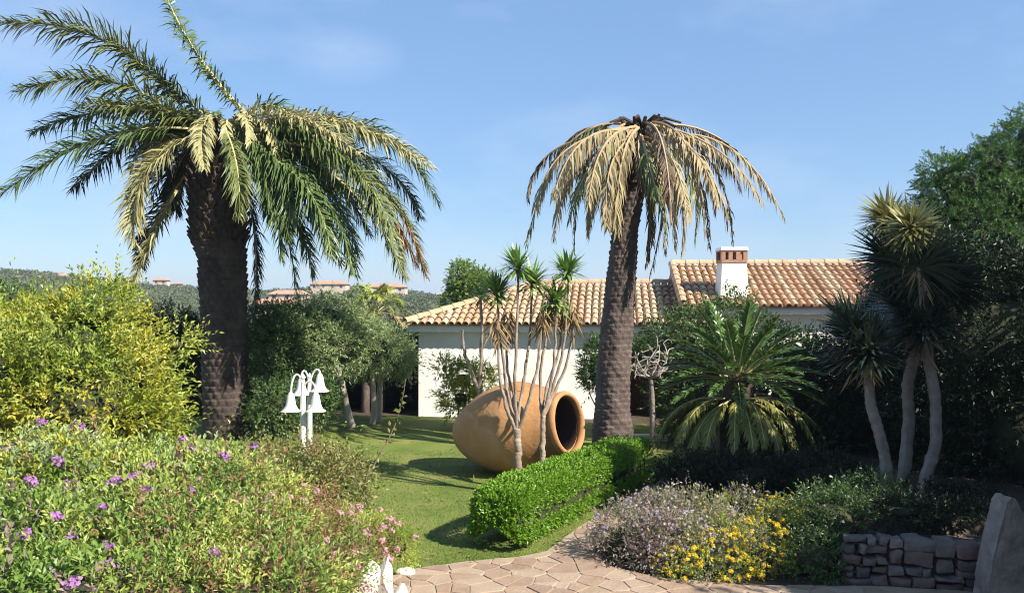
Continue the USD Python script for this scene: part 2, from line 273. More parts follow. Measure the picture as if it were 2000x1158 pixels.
# hills beyond the garden
RX = [-900, -420, -265, -250, -185, -132, -80, -55, -34, 20, 200, 900]
RZ = [14, 17, 18.3, 17.5, 11.5, 7.6, 10.5, 8.4, 4.6, 3.4, 2.5, 2.0]
def hill_z(x, y):
    r = np.interp(x * 450 / np.maximum(y, 60), RX, RZ)
    n = meshkit.fbm(np.stack([x / 60, y / 60, 0 * x], -1), 4, 3) - 0.5
    return -4.5 + (r + 4.2) * sstep((y - 110) / 340) * (1 - 0.9 * sstep((y - 470) / 400)) + n * 2.4 * sstep((y - 110) / 120)
tag(obj('hills', grid(np.linspace(-700, 700, 180), np.linspace(108, 900, 110), hill_z), 'hill_earth', smooth=True), kind='structure')
rng = np.random.default_rng(5)
n = 5200; hy = rng.uniform(130, 470, n); hx = rng.uniform(-0.66, 0.25, n) * hy; hz = hill_z(hx, hy)
hs = rng.uniform(0.5, 1.5, n); per = 26
hp = np.stack([hx, hy, hz + hs * 0.3], -1)[:, None] + rand_dir(rng, n * per).reshape(n, per, 3) * hs[:, None, None] * np.array([1.1, 1.1, 0.75])
hd = rand_dir(rng, n * per)
tag(obj('scrub', blades(hp.reshape(-1, 3), hd, rand_dir(rng, n * per), np.repeat(hs, per) * 0.9, np.repeat(hs, per) * 0.55), 'scrub_green'), 'low green scrub covering the far hillside', 'scrub', kind='stuff')

mat('haze', {'v': ('principled_volume', {'color': (0.72, 0.82, 0.95), 'density': 0.00032, 'anisotropy': 0.3})}, [], surface=None, volume='v.volume')
tag(obj('haze', box((-2500, -2500, -9), (2500, 2500, 40)), 'haze'), 'thin bluish haze softening the far hillside', 'haze', kind='stuff')

# lawn
def in_poly(poly, x, y):
    from matplotlib.path import Path
    return Path(poly).contains_points(np.stack([x, y], -1))
try:
    import matplotlib
except Exception:
    def in_poly(poly, x, y):
        x, y = np.asarray(x), np.asarray(y); ins = np.zeros(x.shape, bool); p = np.asarray(poly, float)
        for (x0, y0), (x1, y1) in zip(p, np.roll(p, -1, 0)):
            c = ((y0 > y) != (y1 > y)) & (x < (x1 - x0) * (y - y0) / (y1 - y0 + 1e-12) + x0); ins ^= c
        return ins
LAWN = [(-1.6, 9.4), (-0.2, 9.6), (0.6, 10.6), (2.6, 15.0), (3.6, 17.5), (6.0, 18.5), (5.0, 21.5), (1.0, 22.6), (-2.8, 23.6), (-9.0, 24.5), (-11, 20), (-8, 15.5), (-4.2, 13.2)]
lv, lf = grid(np.arange(-12, 7, 0.2), np.arange(9, 26, 0.2), lambda x, y: ht(x, y) + 0.02)
c = lv[lf].mean(1); lf = lf[in_poly(LAWN, c[:, 0], c[:, 1])]
uq, iv = np.unique(lf, return_inverse=True); lv, lf = lv[uq], iv.reshape(-1, 3)
tag(obj('lawn', (lv, lf), 'lawn', smooth=True), kind='structure')
n = 90000; gy = 9.6 + 8.5 * rng.random(n) ** 1.5; gx = rng.uniform(-5.5, 3.5, n)
PATH = [(-1.75, 5.5), (-1.62, 9.0), (-1.30, 9.95), (-0.95, 10.15), (-0.45, 10.35), (0.15, 10.55), (0.42, 10.75), (0.95, 12.0), (2.6, 15.1), (3.1, 14.9), (2.3, 13.4), (1.35, 11.8), (1.0, 10.9), (1.1, 10.2), (1.6, 9.75), (2.6, 9.45), (3.9, 9.45), (5.2, 9.2), (5.4, 5.5)]
ok = in_poly(LAWN, gx, gy) & ~in_poly(PATH, gx, gy); gx, gy = gx[ok], gy[ok]; n = len(gx)
gb = np.stack([gx, gy, ht(gx, gy) + 0.018], -1); gl = rng.uniform(0.012, 0.032, n)
gd = nrm(np.array([0, 0, 1.0]) + 0.6 * rng.normal(size=(n, 3)) * [1, 1, 0.2])
tag(obj('grass', blades(gb, gd, rand_dir(rng, n), gl, 0.007, 0.1), 'grass'), 'short mown grass blades of the lawn', 'grass', kind='stuff')

n = 420; fx, fy = rng.uniform(-5, 4, n), rng.uniform(9.7, 21, n); ok = in_poly(LAWN, fx, fy); fx, fy = fx[ok], fy[ok]; n = len(fx)
leafmat('fallen_leaf', [(0.20, 0.13, 0.06), (0.32, 0.24, 0.11), (0.26, 0.20, 0.10)], 0.15, 0.7)
tag(obj('fallen_leaves', blades(np.stack([fx, fy, ht(fx, fy) + 0.035], -1), nrm(rng.normal(size=(n, 3)) * [1, 1, 0.15]), nrm(rng.normal(size=(n, 3)) * 0.3 + [0, 0, 1]), rng.uniform(0.05, 0.11, n), 0.04), 'fallen_leaf'), 'dry brown leaves scattered over the lawn', 'leaves', kind='stuff')

# paved path of irregular flagstones
path_poly = sg.Polygon(PATH)
def flat(poly, z0, z1, chamfer=0.0):
    m = trimesh.creation.extrude_polygon(poly, z1 - z0, engine="earcut"); v = np.array(m.vertices)
    if chamfer:
        c = np.array(poly.centroid.coords[0]); top = v[:, 2] > (z1 - z0) / 2; k = v[top, :2] - c
        v[top, :2] -= k / np.maximum(np.linalg.norm(k, axis=1, keepdims=True), 1e-6) * chamfer
    v[:, 2] += z0; return v, np.array(m.faces)
path = tag(UsdGeom.Xform.Define(stage, '/World/path').GetPrim(), kind='structure')
obj('mortar_bed', flat(path_poly, -0.05, 0.032), 'mortar', path)
r2 = np.random.default_rng(11)
gxs, gys = np.meshgrid(np.arange(-2.2, 6, 0.27), np.arange(8.4, 18, 0.27)); pts = np.stack([gxs.ravel(), gys.ravel()], -1); pts[:, 0] += (np.round((pts[:, 1] - 8.4) / 0.27) % 2) * 0.13
pts += r2.uniform(-0.17, 0.17, pts.shape); vor = Voronoi(pts); k = 0
for i, reg in enumerate(vor.point_region):
    rg = vor.regions[reg]
    if -1 in rg or not rg: continue
    q = sg.Polygon(vor.vertices[rg]).intersection(path_poly).buffer(-0.006)
    if q.is_empty or q.geom_type != 'Polygon' or q.area < 0.008: continue
    q = q.buffer(-0.02).buffer(0.02, 2).simplify(0.006)
    if q.is_empty or q.geom_type != 'Polygon': continue
    k += 1
    obj('paving_stone', flat(q, 0.030, 0.038 + r2.uniform(0, 0.007), 0.006), f'paving_{r2.integers(4)}', path)

# ---------------------------------------------------------------- villa
def wing(villa, origin, ang, length, depth, z_eave, rise, run, z_base, hip_left, over, seed, opening=None, verge=False):
    """a rectangular wing: origin = front-left corner of the front wall, ang = turn of the front about z"""
    ca, sa = math.cos(ang), math.sin(ang); ex = np.array([ca, sa, 0]); ey = np.array([-sa, ca, 0]); ez = np.array([0, 0, 1.0]); o = np.array([*origin, 0.0])
    W = lambda a, b, z: o + ex * a + ey * b + ez * z
    def wb(a0, a1, b0, b1, z0, z1):
        v, f = box((a0, b0, z0), (a1, b1, z1)); return v @ np.stack([ex, ey, ez]) + o, f
    if opening:
        a, b, zt = opening
        wl = [wb(0, a, 0, 0.3, z_base, z_eave - 0.1), wb(b, length, 0, 0.3, z_base, z_eave - 0.1), wb(a, b, 0, 0.3, zt, z_eave - 0.1)]
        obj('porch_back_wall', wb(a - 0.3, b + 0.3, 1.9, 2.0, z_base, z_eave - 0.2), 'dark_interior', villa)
    else: wl = [wb(0, length, 0, 0.3, z_base, z_eave - 0.1)]
    wl += [wb(0, 0.3, 0.3, depth, z_base, z_eave - 0.1), wb(length - 0.3, length, 0.3, depth, z_base, z_eave - 0.1), wb(0.3, length - 0.3, depth - 0.3, depth, z_base, z_eave - 0.1)]
    for w_ in wl: obj('wall', w_, 'white_wall', villa)
    # fascia band under the tiles
    obj('fascia', wb(-over, length + (0 if not verge else over), -over, -over + 0.06, z_eave - 0.20, z_eave - 0.03), 'white_paint', villa)
    obj('soffit', wb(-over + 0.003, length, -over + 0.06, 0.0, z_eave - 0.17, z_eave - 0.11), 'white_paint', villa)
    obj('fascia', wb(-over, -over + 0.06, -over + 0.06, depth, z_eave - 0.20, z_eave - 0.03), 'white_paint', villa)
    # roof body
    y0 = -over - 0.08; x0 = -over - 0.05; x1 = length + 0.05; slope = rise / run
    rx = (x0 + run) if hip_left else x0
    yb = y0 + 2 * run
    base = [W(x0, y0, z_eave - 0.03), W(x1, y0, z_eave - 0.03), W(x1, yb, z_eave - 0.03), W(x0, yb, z_eave - 0.03)]
    top = [W(x0, y0, z_eave), W(x1, y0, z_eave), W(x1, yb, z_eave), W(x0, yb, z_eave), W(rx, y0 + run, z_eave + rise), W(x1, y0 + run, z_eave + rise)]
    v = np.array(base + top)
    f = [(4, 5, 9), (4, 9, 8), (6, 7, 8), (6, 8, 9), (7, 4, 8), (5, 6, 9), (0, 2, 1), (0, 3, 2), (0, 1, 5), (0, 5, 4), (1, 2, 6), (1, 6, 5), (2, 3, 7), (2, 7, 6), (3, 0, 4), (3, 4, 7)]
    roof = obj('roof', (v, np.array(f)), 'tile_2', villa)
    # barrel tiles: each column of lapped cover tiles is one part
    rg = np.random.default_rng(seed); sp, tl = 0.20, 0.40
    ncol = int((x1 - x0) / sp); th = np.linspace(0, math.pi, 7); N = np.array([0, -slope, 1.0]); N /= np.linalg.norm(N); D = np.array([0, 1, slope]); D /= np.linalg.norm(D)
    full = math.hypot(run, rise)
    for cidx in range(ncol + 1):
        a = x0 + cidx * sp + 0.05
        lim = full if not hip_left else min(full, max(0.0, (a - x0) / run * full))
        if lim < 0.25: continue
        parts = []; s = -0.06
        while s < lim - 0.05:
            e = min(s + tl, lim)
            for (ss, rr, lift) in ((s, 0.098, 0.034), (e + 0.03, 0.078, 0.012)): pass
            jx, jr = rg.normal(0, 0.006), rg.uniform(-0.004, 0.004)
            ring = []
            for (ss, rr, lift) in ((s, 0.088 + jr, 0.030), (min(e + 0.03, full), 0.074 + jr, 0.004)):
                for sub in (rr, rr - 0.016):
                    ring.append([W(0, 0, 0) + ex * (a + jx + sub * math.cos(t)) + (ey * (y0 + D[1] * ss + N[1] * (lift + sub * math.sin(t))) + ez * (z_eave + D[2] * ss + N[2] * (lift + sub * math.sin(t)))) for t in th])
            vv = np.array(ring).reshape(-1, 3); m = len(th); ff = []
            for j in range(m - 1):
                ff += [(j, j + 1, 2 * m + j + 1), (j, 2 * m + j + 1, 2 * m + j), (j, m + j, m + j + 1), (j, m + j + 1, j + 1), (m + j, 3 * m + j, 3 * m + j + 1), (m + j, 3 * m + j + 1, m + j + 1)]
            parts.append((vv, np.array(ff))); s += tl - 0.02
        if parts: obj('tile_column', cat(parts), f'tile_{rg.integers(4)}', roof)
    # ridge and hip tiles
    rt = []
    def cap_line(p, q):
        p, q = np.array(p), np.array(q); L = np.linalg.norm(q - p); k = max(1, int(L / 0.38))
        for i in range(k):
            aa, bb = p + (q - p) * i / k, p + (q - p) * (i + 1.06) / k
            t_ = nrm(bb - aa); s_ = nrm(np.cross(t_, ez)); u_ = np.cross(s_, t_)
            ring = [[c_ + s_ * r_ * math.cos(t) + u_ * (r_ * math.sin(t) + 0.05) for t in th] for c_, r_ in ((aa, 0.125), (bb, 0.105))]
            vv = np.array(ring).reshape(-1, 3); m = len(th)
            rt.append((vv, np.array([q_ for j in range(m - 1) for q_ in ((j, j + 1, m + j + 1), (j, m + j + 1, m + j))])))
    cap_line(W(rx, y0 + run, z_eave + rise), W(x1, y0 + run, z_eave + rise))
    if hip_left: cap_line(W(x0, y0, z_eave + 0.02), W(rx, y0 + run, z_eave + rise))
    if verge: cap_line(W(x0, y0, z_eave + 0.02), W(x0, y0 + run, z_eave + rise))
    obj('ridge_tiles', cat(rt), 'tile_1', roof)
    return W, roof
villa = thing('villa', 'white villa with terracotta barrel tile roof and a white chimney', 'house')
wl = at(818, 812, 23.7)
WL, _ = wing(villa, (wl[0], 23.65), math.radians(-6.5), 7.6, 6.0, 2.50, 1.12, 3.25, -0.1, True, 0.24, 21, opening=(5.25, 7.3, 1.95))
we = at(1342, 600, 22.55)
WR, roof_r = wing(villa, (we[0] + 0.25, 22.9), math.radians(-5), 5.6, 6.2, 2.98, 1.2, 3.1, -0.1, False, 0.26, 22, verge=True)
obj('gable_wall', (np.array([WR(0.0, 0.3, 2.88), WR(0.0, 5.9, 2.88), WR(0.0, 3.0, 3.98), WR(0.2, 0.3, 2.88), WR(0.2, 5.9, 2.88), WR(0.2, 3.0, 3.98)]), np.array([(0, 2, 1), (3, 4, 5), (0, 1, 4), (0, 4, 3), (1, 2, 5), (1, 5, 4), (2, 0, 3), (2, 3, 5)])), 'white_wall', villa)
# chimney
cc = at(1429, 585, 23.2); zt = lambda y: H - (y - HOR) / F * 23.2
def frustum(c, w0, w1, d0, d1, z0, z1):
    v = np.array([[c[0] + sx * w / 2, c[1] + sy * d / 2, z] for (w, d, z) in ((w0, d0, z0), (w1, d1, z1)) for sx, sy in ((-1, -1), (1, -1), (1, 1), (-1, 1))])
    f = np.array([(0, 1, 5, 4), (1, 2, 6, 5), (2, 3, 7, 6), (3, 0, 4, 7), (4, 5, 6, 7), (3, 2, 1, 0)]); return v, np.vstack([f[:, [0, 1, 2]], f[:, [0, 2, 3]]])
ch = UsdGeom.Xform.Define(stage, str(villa.GetPath()) + '/chimney').GetPrim()
obj('shaft', frustum(cc, 0.84, 0.64, 0.74, 0.58, zt(630), zt(514)), 'white_wall', ch)
obj('brick_course', frustum(cc, 0.68, 0.68, 0.62, 0.62, zt(514), zt(508)), 'brick_red', ch)
for sx in (-0.29, -0.1, 0.1, 0.29):
    for sy in (-0.24, 0.24):
        obj('brick', box((cc[0] + sx - 0.055, cc[1] + sy - 0.07, zt(508) + 0.002), (cc[0] + sx + 0.055, cc[1] + sy + 0.07, zt(493))), 'brick_red', ch)
obj('brick_course', frustum(cc, 0.69, 0.69, 0.63, 0.63, zt(493) + 0.002, zt(490)), 'brick_red', ch)
obj('cap_slab', frustum(cc, 0.73, 0.70, 0.67, 0.64, zt(490) + 0.002, zt(484)), 'white_paint', ch)

# ---------------------------------------------------------------- palms
def frond(parent, p0, pm, p2, leaf_mat, rib_mat, rng, n=64, L=0.5, w=0.034, droop=0.35, vee=0.35, rib=0.03, t0=0.14, fwd=0.62, plume=0.0):
    p0, pm, p2 = map(lambda a: np.asarray(a, float), (p0, pm, p2)); c = 2 * pm - 0.5 * (p0 + p2)
    B = lambda t: (1 - t)[:, None] ** 2 * p0 + 2 * ((1 - t) * t)[:, None] * c + t[:, None] ** 2 * p2
    t = np.linspace(0, 1, 14); R = B(t)
    base = None; parts = []
    tt = np.linspace(t0, 0.995, n); P = B(tt); T = nrm(np.gradient(P, axis=0))
    S = np.cross(T, [0, 0, 1.0]); bad = np.linalg.norm(S, axis=1) < 0.25
    S[bad] = np.cross(T[bad], nrm(p2 - p0)[None] + [0.3, 0.2, 0.1]); S = nrm(S); U = np.cross(S, T); U[U[:, 2] < -0.2] *= 1
    prof = np.clip(np.sin(math.pi * (0.16 + 0.76 * (tt - t0) / (1 - t0))), 0.12, 1) ** 0.75
    sag = 0.55 * (meshkit.noise(np.stack([tt * 9, tt * 0 + rng.random() * 90, tt * 0], -1), 3) - 0.4)[:, None]
    for side in (-1, 1):
        droop_ = np.maximum(0, droop + sag * (0.5 + droop))
        d = nrm(T * (fwd + 0.25 * tt[:, None]) + side * S * 0.8 + U * (vee + plume * rng.uniform(-1, 1, n)[:, None]) - np.array([0, 0, 1.0]) * droop_ + rng.normal(size=(n, 3)) * 0.17)
        ln = L * prof * rng.uniform(0.72, 1.18, n) * np.where(rng.random(n) < 0.09, 0.4, 1.0); wv = w * (0.7 + 0.5 * prof)
        up = nrm(U + 0.35 * rng.normal(size=(n, 3)))
        s = nrm(np.cross(d, up)); mid = P + d * (ln * 0.55)[:, None]; tip = P + d * ln[:, None]; mid[:, 2] += 0.03 * ln; tip[:, 2] -= (0.10 + 0.35 * droop) * ln
        v = np.stack([P - s * wv[:, None] * 0.35, P + s * wv[:, None] * 0.35, mid - s * wv[:, None] * 0.5, mid + s * wv[:, None] * 0.5, tip], 1).reshape(-1, 3)
        i = np.arange(n)[:, None] * 5
        parts.append((v, np.vstack([np.hstack([i, i + 1, i + 3]), np.hstack([i, i + 3, i + 2]), np.hstack([i + 2, i + 3, i + 4])])))
    pr = obj('frond', cat(parts), leaf_mat, parent)
    obj('midrib', tube(R, rib * (1 - 0.85 * t) + 0.004, 5), rib_mat, pr)
    return pr
def palm_trunk(centres, radii, zs, rng_seed, rows=150, cols=72, scale=0.05, cells=26, rowh=0.11):
    z = np.linspace(zs[0], zs[-1], rows); cx = np.interp(z, zs, [c[0] for c in centres]); cy = np.interp(z, zs, [c[1] for c in centres]); r = np.interp(z, zs, radii)
    from scipy.ndimage import gaussian_filter1d as gf
    cx, cy, r = gf(cx, 5, mode='nearest'), gf(cy, 5, mode='nearest'), gf(r, 3, mode='nearest')
    th = np.arange(cols) / cols * 2 * math.pi; Z, TH = np.meshgrid(z, th, indexing='ij')
    k = Z / rowh; row = np.floor(k); fr = k - row; u = TH / (2 * math.pi) * cells + (row % 2) * 0.5; fu = np.abs((u % 1) - 0.5) * 2
    cell = np.floor(u % cells); hsh = np.abs(np.sin(row * 12.9898 + cell * 78.233) * 43758.5453) % 1; scar = np.clip(1 - fu ** 2.2, 0, 1) * (fr ** 0.6) * (0.45 + 0.9 * hsh)
    nz = meshkit.fbm(np.stack([np.cos(TH) * 2.2, np.sin(TH) * 2.2, Z * 2.0], -1), 4, rng_seed) - 0.5
    R = r[:, None] * (1 + nz * 0.16) + scale * (scar - 0.5)
    v = np.stack([cx[:, None] + R * np.cos(TH), cy[:, None] + R * np.sin(TH), Z], -1).reshape(-1, 3); f = []
    for i in range(rows - 1):
        a = i * cols + np.arange(cols); b = i * cols + (np.arange(cols) + 1) % cols
        f.append(np.stack([a, b, b + cols], 1)); f.append(np.stack([a, b + cols, a + cols], 1))
    v = np.vstack([v, [[cx[-1], cy[-1], z[-1] + 0.1]]]); a = (rows - 1) * cols + np.arange(cols); b = (rows - 1) * cols + (np.arange(cols) + 1) % cols
    f.append(np.stack([a, b, np.full(cols, len(v) - 1)], 1))
    return v, np.vstack(f)
def stubs(rng, n, centre, r_of, z0, z1, ln=0.28, w=0.14):
    """cut leaf bases crowded round the head of a palm"""
    out = []
    for i in range(n):
        z = z0 + (z1 - z0) * (i + rng.random()) / n; th = i * 2.39996 + rng.normal(0, 0.08)
        c = centre(z); out_d = np.array([math.cos(th), math.sin(th), 0]); d = nrm(out_d * 0.62 + [0, 0, 0.8]); s = np.array([-out_d[1], out_d[0], 0]); nn = np.cross(s, d)
        b = c + out_d * (r_of(z) - 0.06); l = ln * rng.uniform(0.7, 1.3); ww = w * rng.uniform(0.8, 1.2)
        q = [b - s * ww / 2 - nn * 0.02, b + s * ww / 2 - nn * 0.02, b + s * ww / 2 + nn * 0.05, b - s * ww / 2 + nn * 0.05]
        e = b + d * l; q += [e - s * ww * 0.3 - nn * 0.012, e + s * ww * 0.3 - nn * 0.012, e + s * ww * 0.3 + nn * 0.02, e - s * ww * 0.3 + nn * 0.02]
        f = np.array([(0, 1, 5, 4), (1, 2, 6, 5), (2, 3, 7, 6), (3, 0, 4, 7), (4, 5, 6, 7), (3, 2, 1, 0)]); out.append((np.array(q), f))
    return cat(out)
# the big date palm on the left
rng = np.random.default_rng(101); D1 = 20.0
palm = thing('date_palm', 'tall date palm with thick dark trunk and green arching fronds', 'palm tree')
pc = [at(445, 860, D1), at(441, 760, D1), at(437, 620, D1), at(433, 500, D1), at(428, 470, D1), at(425, 380, D1), at(424, 290, D1)]
zs1 = [-0.1] + [p[2] for p in pc[1:]]
obj('trunk', palm_trunk(pc, [0.56, 0.505, 0.52, 0.55, 0.61, 0.61, 0.53], zs1, 3, rows=300, cols=128, scale=0.055, cells=17, rowh=0.15), 'palm_bark', palm, smooth=True)
cx1 = lambda z: np.array([np.interp(z, zs1, [p[0] for p in pc]), D1, z])
obj('leaf_bases', stubs(rng, 260, cx1, lambda z: np.interp(z, zs1, [0.56, 0.505, 0.52, 0.55, 0.61, 0.62, 0.55]), at(0, 480, D1)[2], at(0, 250, D1)[2], 0.24, 0.13), 'leaf_base', palm)
L1 = [  # mid, tip, material (pixel, pixel, metres in front (-) or behind (+) of the trunk)
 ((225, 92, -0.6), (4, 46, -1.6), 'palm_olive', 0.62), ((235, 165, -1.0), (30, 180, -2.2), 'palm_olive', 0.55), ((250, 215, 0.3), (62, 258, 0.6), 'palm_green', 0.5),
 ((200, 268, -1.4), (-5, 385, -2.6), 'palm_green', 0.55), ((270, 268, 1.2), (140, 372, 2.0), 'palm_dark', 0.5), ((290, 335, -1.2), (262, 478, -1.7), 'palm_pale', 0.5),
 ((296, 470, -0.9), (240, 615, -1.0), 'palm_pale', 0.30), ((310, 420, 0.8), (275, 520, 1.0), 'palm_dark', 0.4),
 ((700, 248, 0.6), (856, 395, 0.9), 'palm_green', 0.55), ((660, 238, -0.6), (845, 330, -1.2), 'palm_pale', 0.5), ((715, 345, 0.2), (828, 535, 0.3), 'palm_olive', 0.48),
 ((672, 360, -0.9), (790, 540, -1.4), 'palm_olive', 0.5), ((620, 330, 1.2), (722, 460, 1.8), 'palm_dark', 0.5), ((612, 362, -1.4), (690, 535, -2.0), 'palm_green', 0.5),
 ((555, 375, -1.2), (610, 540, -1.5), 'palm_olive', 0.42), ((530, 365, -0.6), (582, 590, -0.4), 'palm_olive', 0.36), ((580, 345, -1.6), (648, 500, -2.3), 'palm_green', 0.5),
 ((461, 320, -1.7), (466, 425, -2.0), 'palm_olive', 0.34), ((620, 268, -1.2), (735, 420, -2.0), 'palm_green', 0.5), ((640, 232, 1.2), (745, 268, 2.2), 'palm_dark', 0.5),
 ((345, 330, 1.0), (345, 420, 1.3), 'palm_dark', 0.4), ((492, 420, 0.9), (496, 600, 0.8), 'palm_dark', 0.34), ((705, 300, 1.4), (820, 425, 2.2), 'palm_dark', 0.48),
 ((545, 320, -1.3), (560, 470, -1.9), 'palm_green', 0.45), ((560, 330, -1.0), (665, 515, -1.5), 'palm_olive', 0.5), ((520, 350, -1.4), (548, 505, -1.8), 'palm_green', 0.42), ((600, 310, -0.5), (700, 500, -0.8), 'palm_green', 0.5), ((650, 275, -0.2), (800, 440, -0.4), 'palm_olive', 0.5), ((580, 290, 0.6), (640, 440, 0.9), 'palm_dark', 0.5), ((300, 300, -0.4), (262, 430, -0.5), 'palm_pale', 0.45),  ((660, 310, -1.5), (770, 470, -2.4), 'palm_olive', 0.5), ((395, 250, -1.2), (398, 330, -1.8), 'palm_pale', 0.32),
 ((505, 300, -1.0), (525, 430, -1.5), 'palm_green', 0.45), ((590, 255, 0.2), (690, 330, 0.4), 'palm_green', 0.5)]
for (m, t, mt, L) in L1:
    b = at(425 + (m[0] - 425) * 0.16, 262 + rng.uniform(-30, 30), D1 + m[2] * 0.35)
    if t[0] == 240: b = at(345, 372, D1 - 0.5)
    frond(palm, b, at(m[0], m[1], D1 + m[2]), at(t[0], t[1], D1 + t[2]), mt, 'midrib', rng, n=185, L=L * (1.5 if t[0] < 300 and t[1] < 400 else 1.3), droop=0.28 if t[0] < 300 else 0.42, w=0.033, plume=0.7)
frond(palm, at(498, 242, D1 - 0.6), at(392, 118, D1 - 0.8), at(320, -14, D1 - 0.6), 'palm_green', 'midrib', rng, n=170, L=0.50, droop=0.35, vee=0.2, rib=0.06, t0=0.10, w=0.032, plume=0.7)
for (x, y, x2, y2) in ((800, 450, 832, 540), (772, 440, 790, 545), (785, 455, 812, 520)):   # brown tips of the two lowest right-hand fronds
    frond(palm, at(x - 20, y - 40, D1 + 0.1), at(x, y, D1 + 0.1), at(x2, y2, D1 + 0.2), 'palm_orange', 'midrib_dry', rng, n=60, L=0.42, droop=0.6, t0=0.2, rib=0.012, plume=0.4, w=0.03)
for i in range(11):
    a = rng.uniform(0.1, math.pi - 0.1); r = rng.uniform(1.6, 3.0); c0 = at(425, 255, D1)
    e = c0 + [math.cos(a) * r * 1.1, math.sin(a) * r, rng.uniform(-2.2, 0.1)]; m = c0 + [math.cos(a) * r * 0.6, math.sin(a) * r * 0.6, rng.uniform(-0.1, 0.5)]
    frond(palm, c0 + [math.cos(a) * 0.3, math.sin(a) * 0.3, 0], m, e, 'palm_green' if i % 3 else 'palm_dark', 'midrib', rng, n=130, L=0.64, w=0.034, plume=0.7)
for (m, t, mt) in (((330, 170, -0.3), (210, 75, -0.8), 'palm_olive'), ((300, 215, -0.9), (150, 205, -1.8), 'palm_olive'), ((560, 225, -0.8), (700, 300, -1.5), 'palm_pale')):
    frond(palm, at(430, 250, D1 + m[2] * 0.3), at(m[0], m[1], D1 + m[2]), at(t[0], t[1], D1 + t[2]), mt, 'midrib', rng, n=150, L=0.66, w=0.032, droop=0.3, plume=0.75)
for i in range(4):   # bent young leaves at the heart
    x = 400 + i * 32
    frond(palm, at(440, 262, D1 - 0.4), at(x + 10, 225 + 12 * (i % 2), D1 - 0.8), at(x - 10 + 18 * i, 285 + 10 * i, D1 - 1.2), 'palm_pale', 'midrib', rng, n=30, L=0.30, w=0.05, t0=0.2)
# the dying palm on the right
D2 = 18.3; rng = np.random.default_rng(202)
palm2 = thing('date_palm', 'dying date palm with drooping tan fronds beside the white villa', 'palm tree')
pc = [at(1198, 888, D2), at(1196, 800, D2), at(1200, 700, D2), at(1208, 600, D2), at(1222, 450, D2), at(1234, 360, D2), at(1248, 262, D2)]
zs2 = [-0.1] + [p[2] for p in pc[1:]]; rr2 = [0.47, 0.375, 0.355, 0.33, 0.275, 0.29, 0.32]
obj('trunk', palm_trunk(pc, rr2, zs2, 8, rows=280, cols=96, scale=0.032, cells=12, rowh=0.11), 'palm_bark_grey', palm2, smooth=True)
cx2 = lambda z: np.array([np.interp(z, zs2, [p[0] for p in pc]), D2, z])
obj('leaf_bases', stubs(rng, 120, cx2, lambda z: np.interp(z, zs2, rr2), at(0, 380, D2)[2], at(0, 245, D2)[2], 0.26, 0.12), 'leaf_base', palm2)
L2 = [((1108, 285, 0), (1028, 478, 0)), ((1098, 300, -0.6), (1042, 440, -0.9)), ((1130, 300, -1.0), (1082, 472, -1.5)), ((1150, 300, -0.8), (1122, 498, -1.1)), ((1165, 310, -1.6), (1112, 430, -2.2)),
 ((1080, 295, 0.7), (1032, 395, 1.0)), ((1195, 320, -1.6), (1186, 445, -2.0)), ((1215, 315, -1.5), (1206, 455, -1.7)), ((1248, 300, -1.2), (1262, 378, -1.5)), ((1292, 340, -1.3), (1298, 492, -1.6)),
 ((1322, 340, -1.2), (1332, 497, -1.5)), ((1296, 360, -0.5), (1268, 545, -0.5)), ((1345, 335, -0.9), (1358, 470, -1.2)), ((1376, 330, -0.4), (1422, 445, -0.5)), ((1388, 315, 0.2), (1432, 482, 0.2)),
 ((1420, 285, -0.3), (1532, 425, -0.6)), ((1408, 272, 0.4), (1516, 400, 0.7)), ((1395, 288, -1.0), (1490, 395, -1.6)), ((1350, 290, -1.5), (1402, 400, -2.2)), ((1312, 310, -1.7), (1345, 430, -2.3)),
 ((1268, 320, -1.6), (1300, 440, -2.1)), ((1180, 285, -1.7), (1150, 400, -2.5)), ((1140, 275, -1.2), (1080, 390, -1.9)), ((1270, 400, 0.3), (1262, 520, 0.3)), ((1120, 265, 0.9), (1050, 420, 1.4))]
for i, (m, t) in enumerate(L2):
    b = at(1252 + (m[0] - 1252) * 0.12, 250 + rng.uniform(-6, 26), D2 + m[2] * 0.25)
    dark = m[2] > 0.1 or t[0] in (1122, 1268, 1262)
    frond(palm2, b, at(m[0], m[1], D2 + m[2]), at(t[0], t[1], D2 + t[2]), 'palm_dead' if dark else ('palm_dry' if i % 4 else 'palm_olive'), 'midrib_dry', rng, n=58, L=0.40 if not dark else 0.26, droop=0.95, fwd=0.85, vee=0.05, w=0.034, rib=0.028, plume=0.4)
for i in range(13):
    a = i * 2.39996; r = rng.uniform(1.0, 2.3); c0 = at(1254, 243, D2)
    e = c0 + [math.cos(a) * r, math.sin(a) * r, -rng.uniform(1.4, 2.7)]; m = c0 + [math.cos(a) * r * 0.72, math.sin(a) * r * 0.72, -0.42 - 0.12 * r]
    frond(palm2, c0 + [math.cos(a) * 0.15, math.sin(a) * 0.15, 0], m, e, ('palm_dry', 'palm_dry', 'palm_dead')[i % 3], 'midrib_dry', rng, n=50, L=0.36, droop=0.95, fwd=0.85, vee=0.05, w=0.034, rib=0.028, plume=0.4)
for i in range(9):
    a = i * 0.7 + 0.2; c0 = at(1254, 238, D2)
    obj('cut_stalk', tube([c0 + [math.cos(a) * 0.1, math.sin(a) * 0.1, -0.1], c0 + [math.cos(a) * 0.5, math.sin(a) * 0.5, 0.03], c0 + [math.cos(a) * 0.85, math.sin(a) * 0.85, -0.10]], [0.05, 0.035, 0.02], 5), 'leaf_base', palm2)

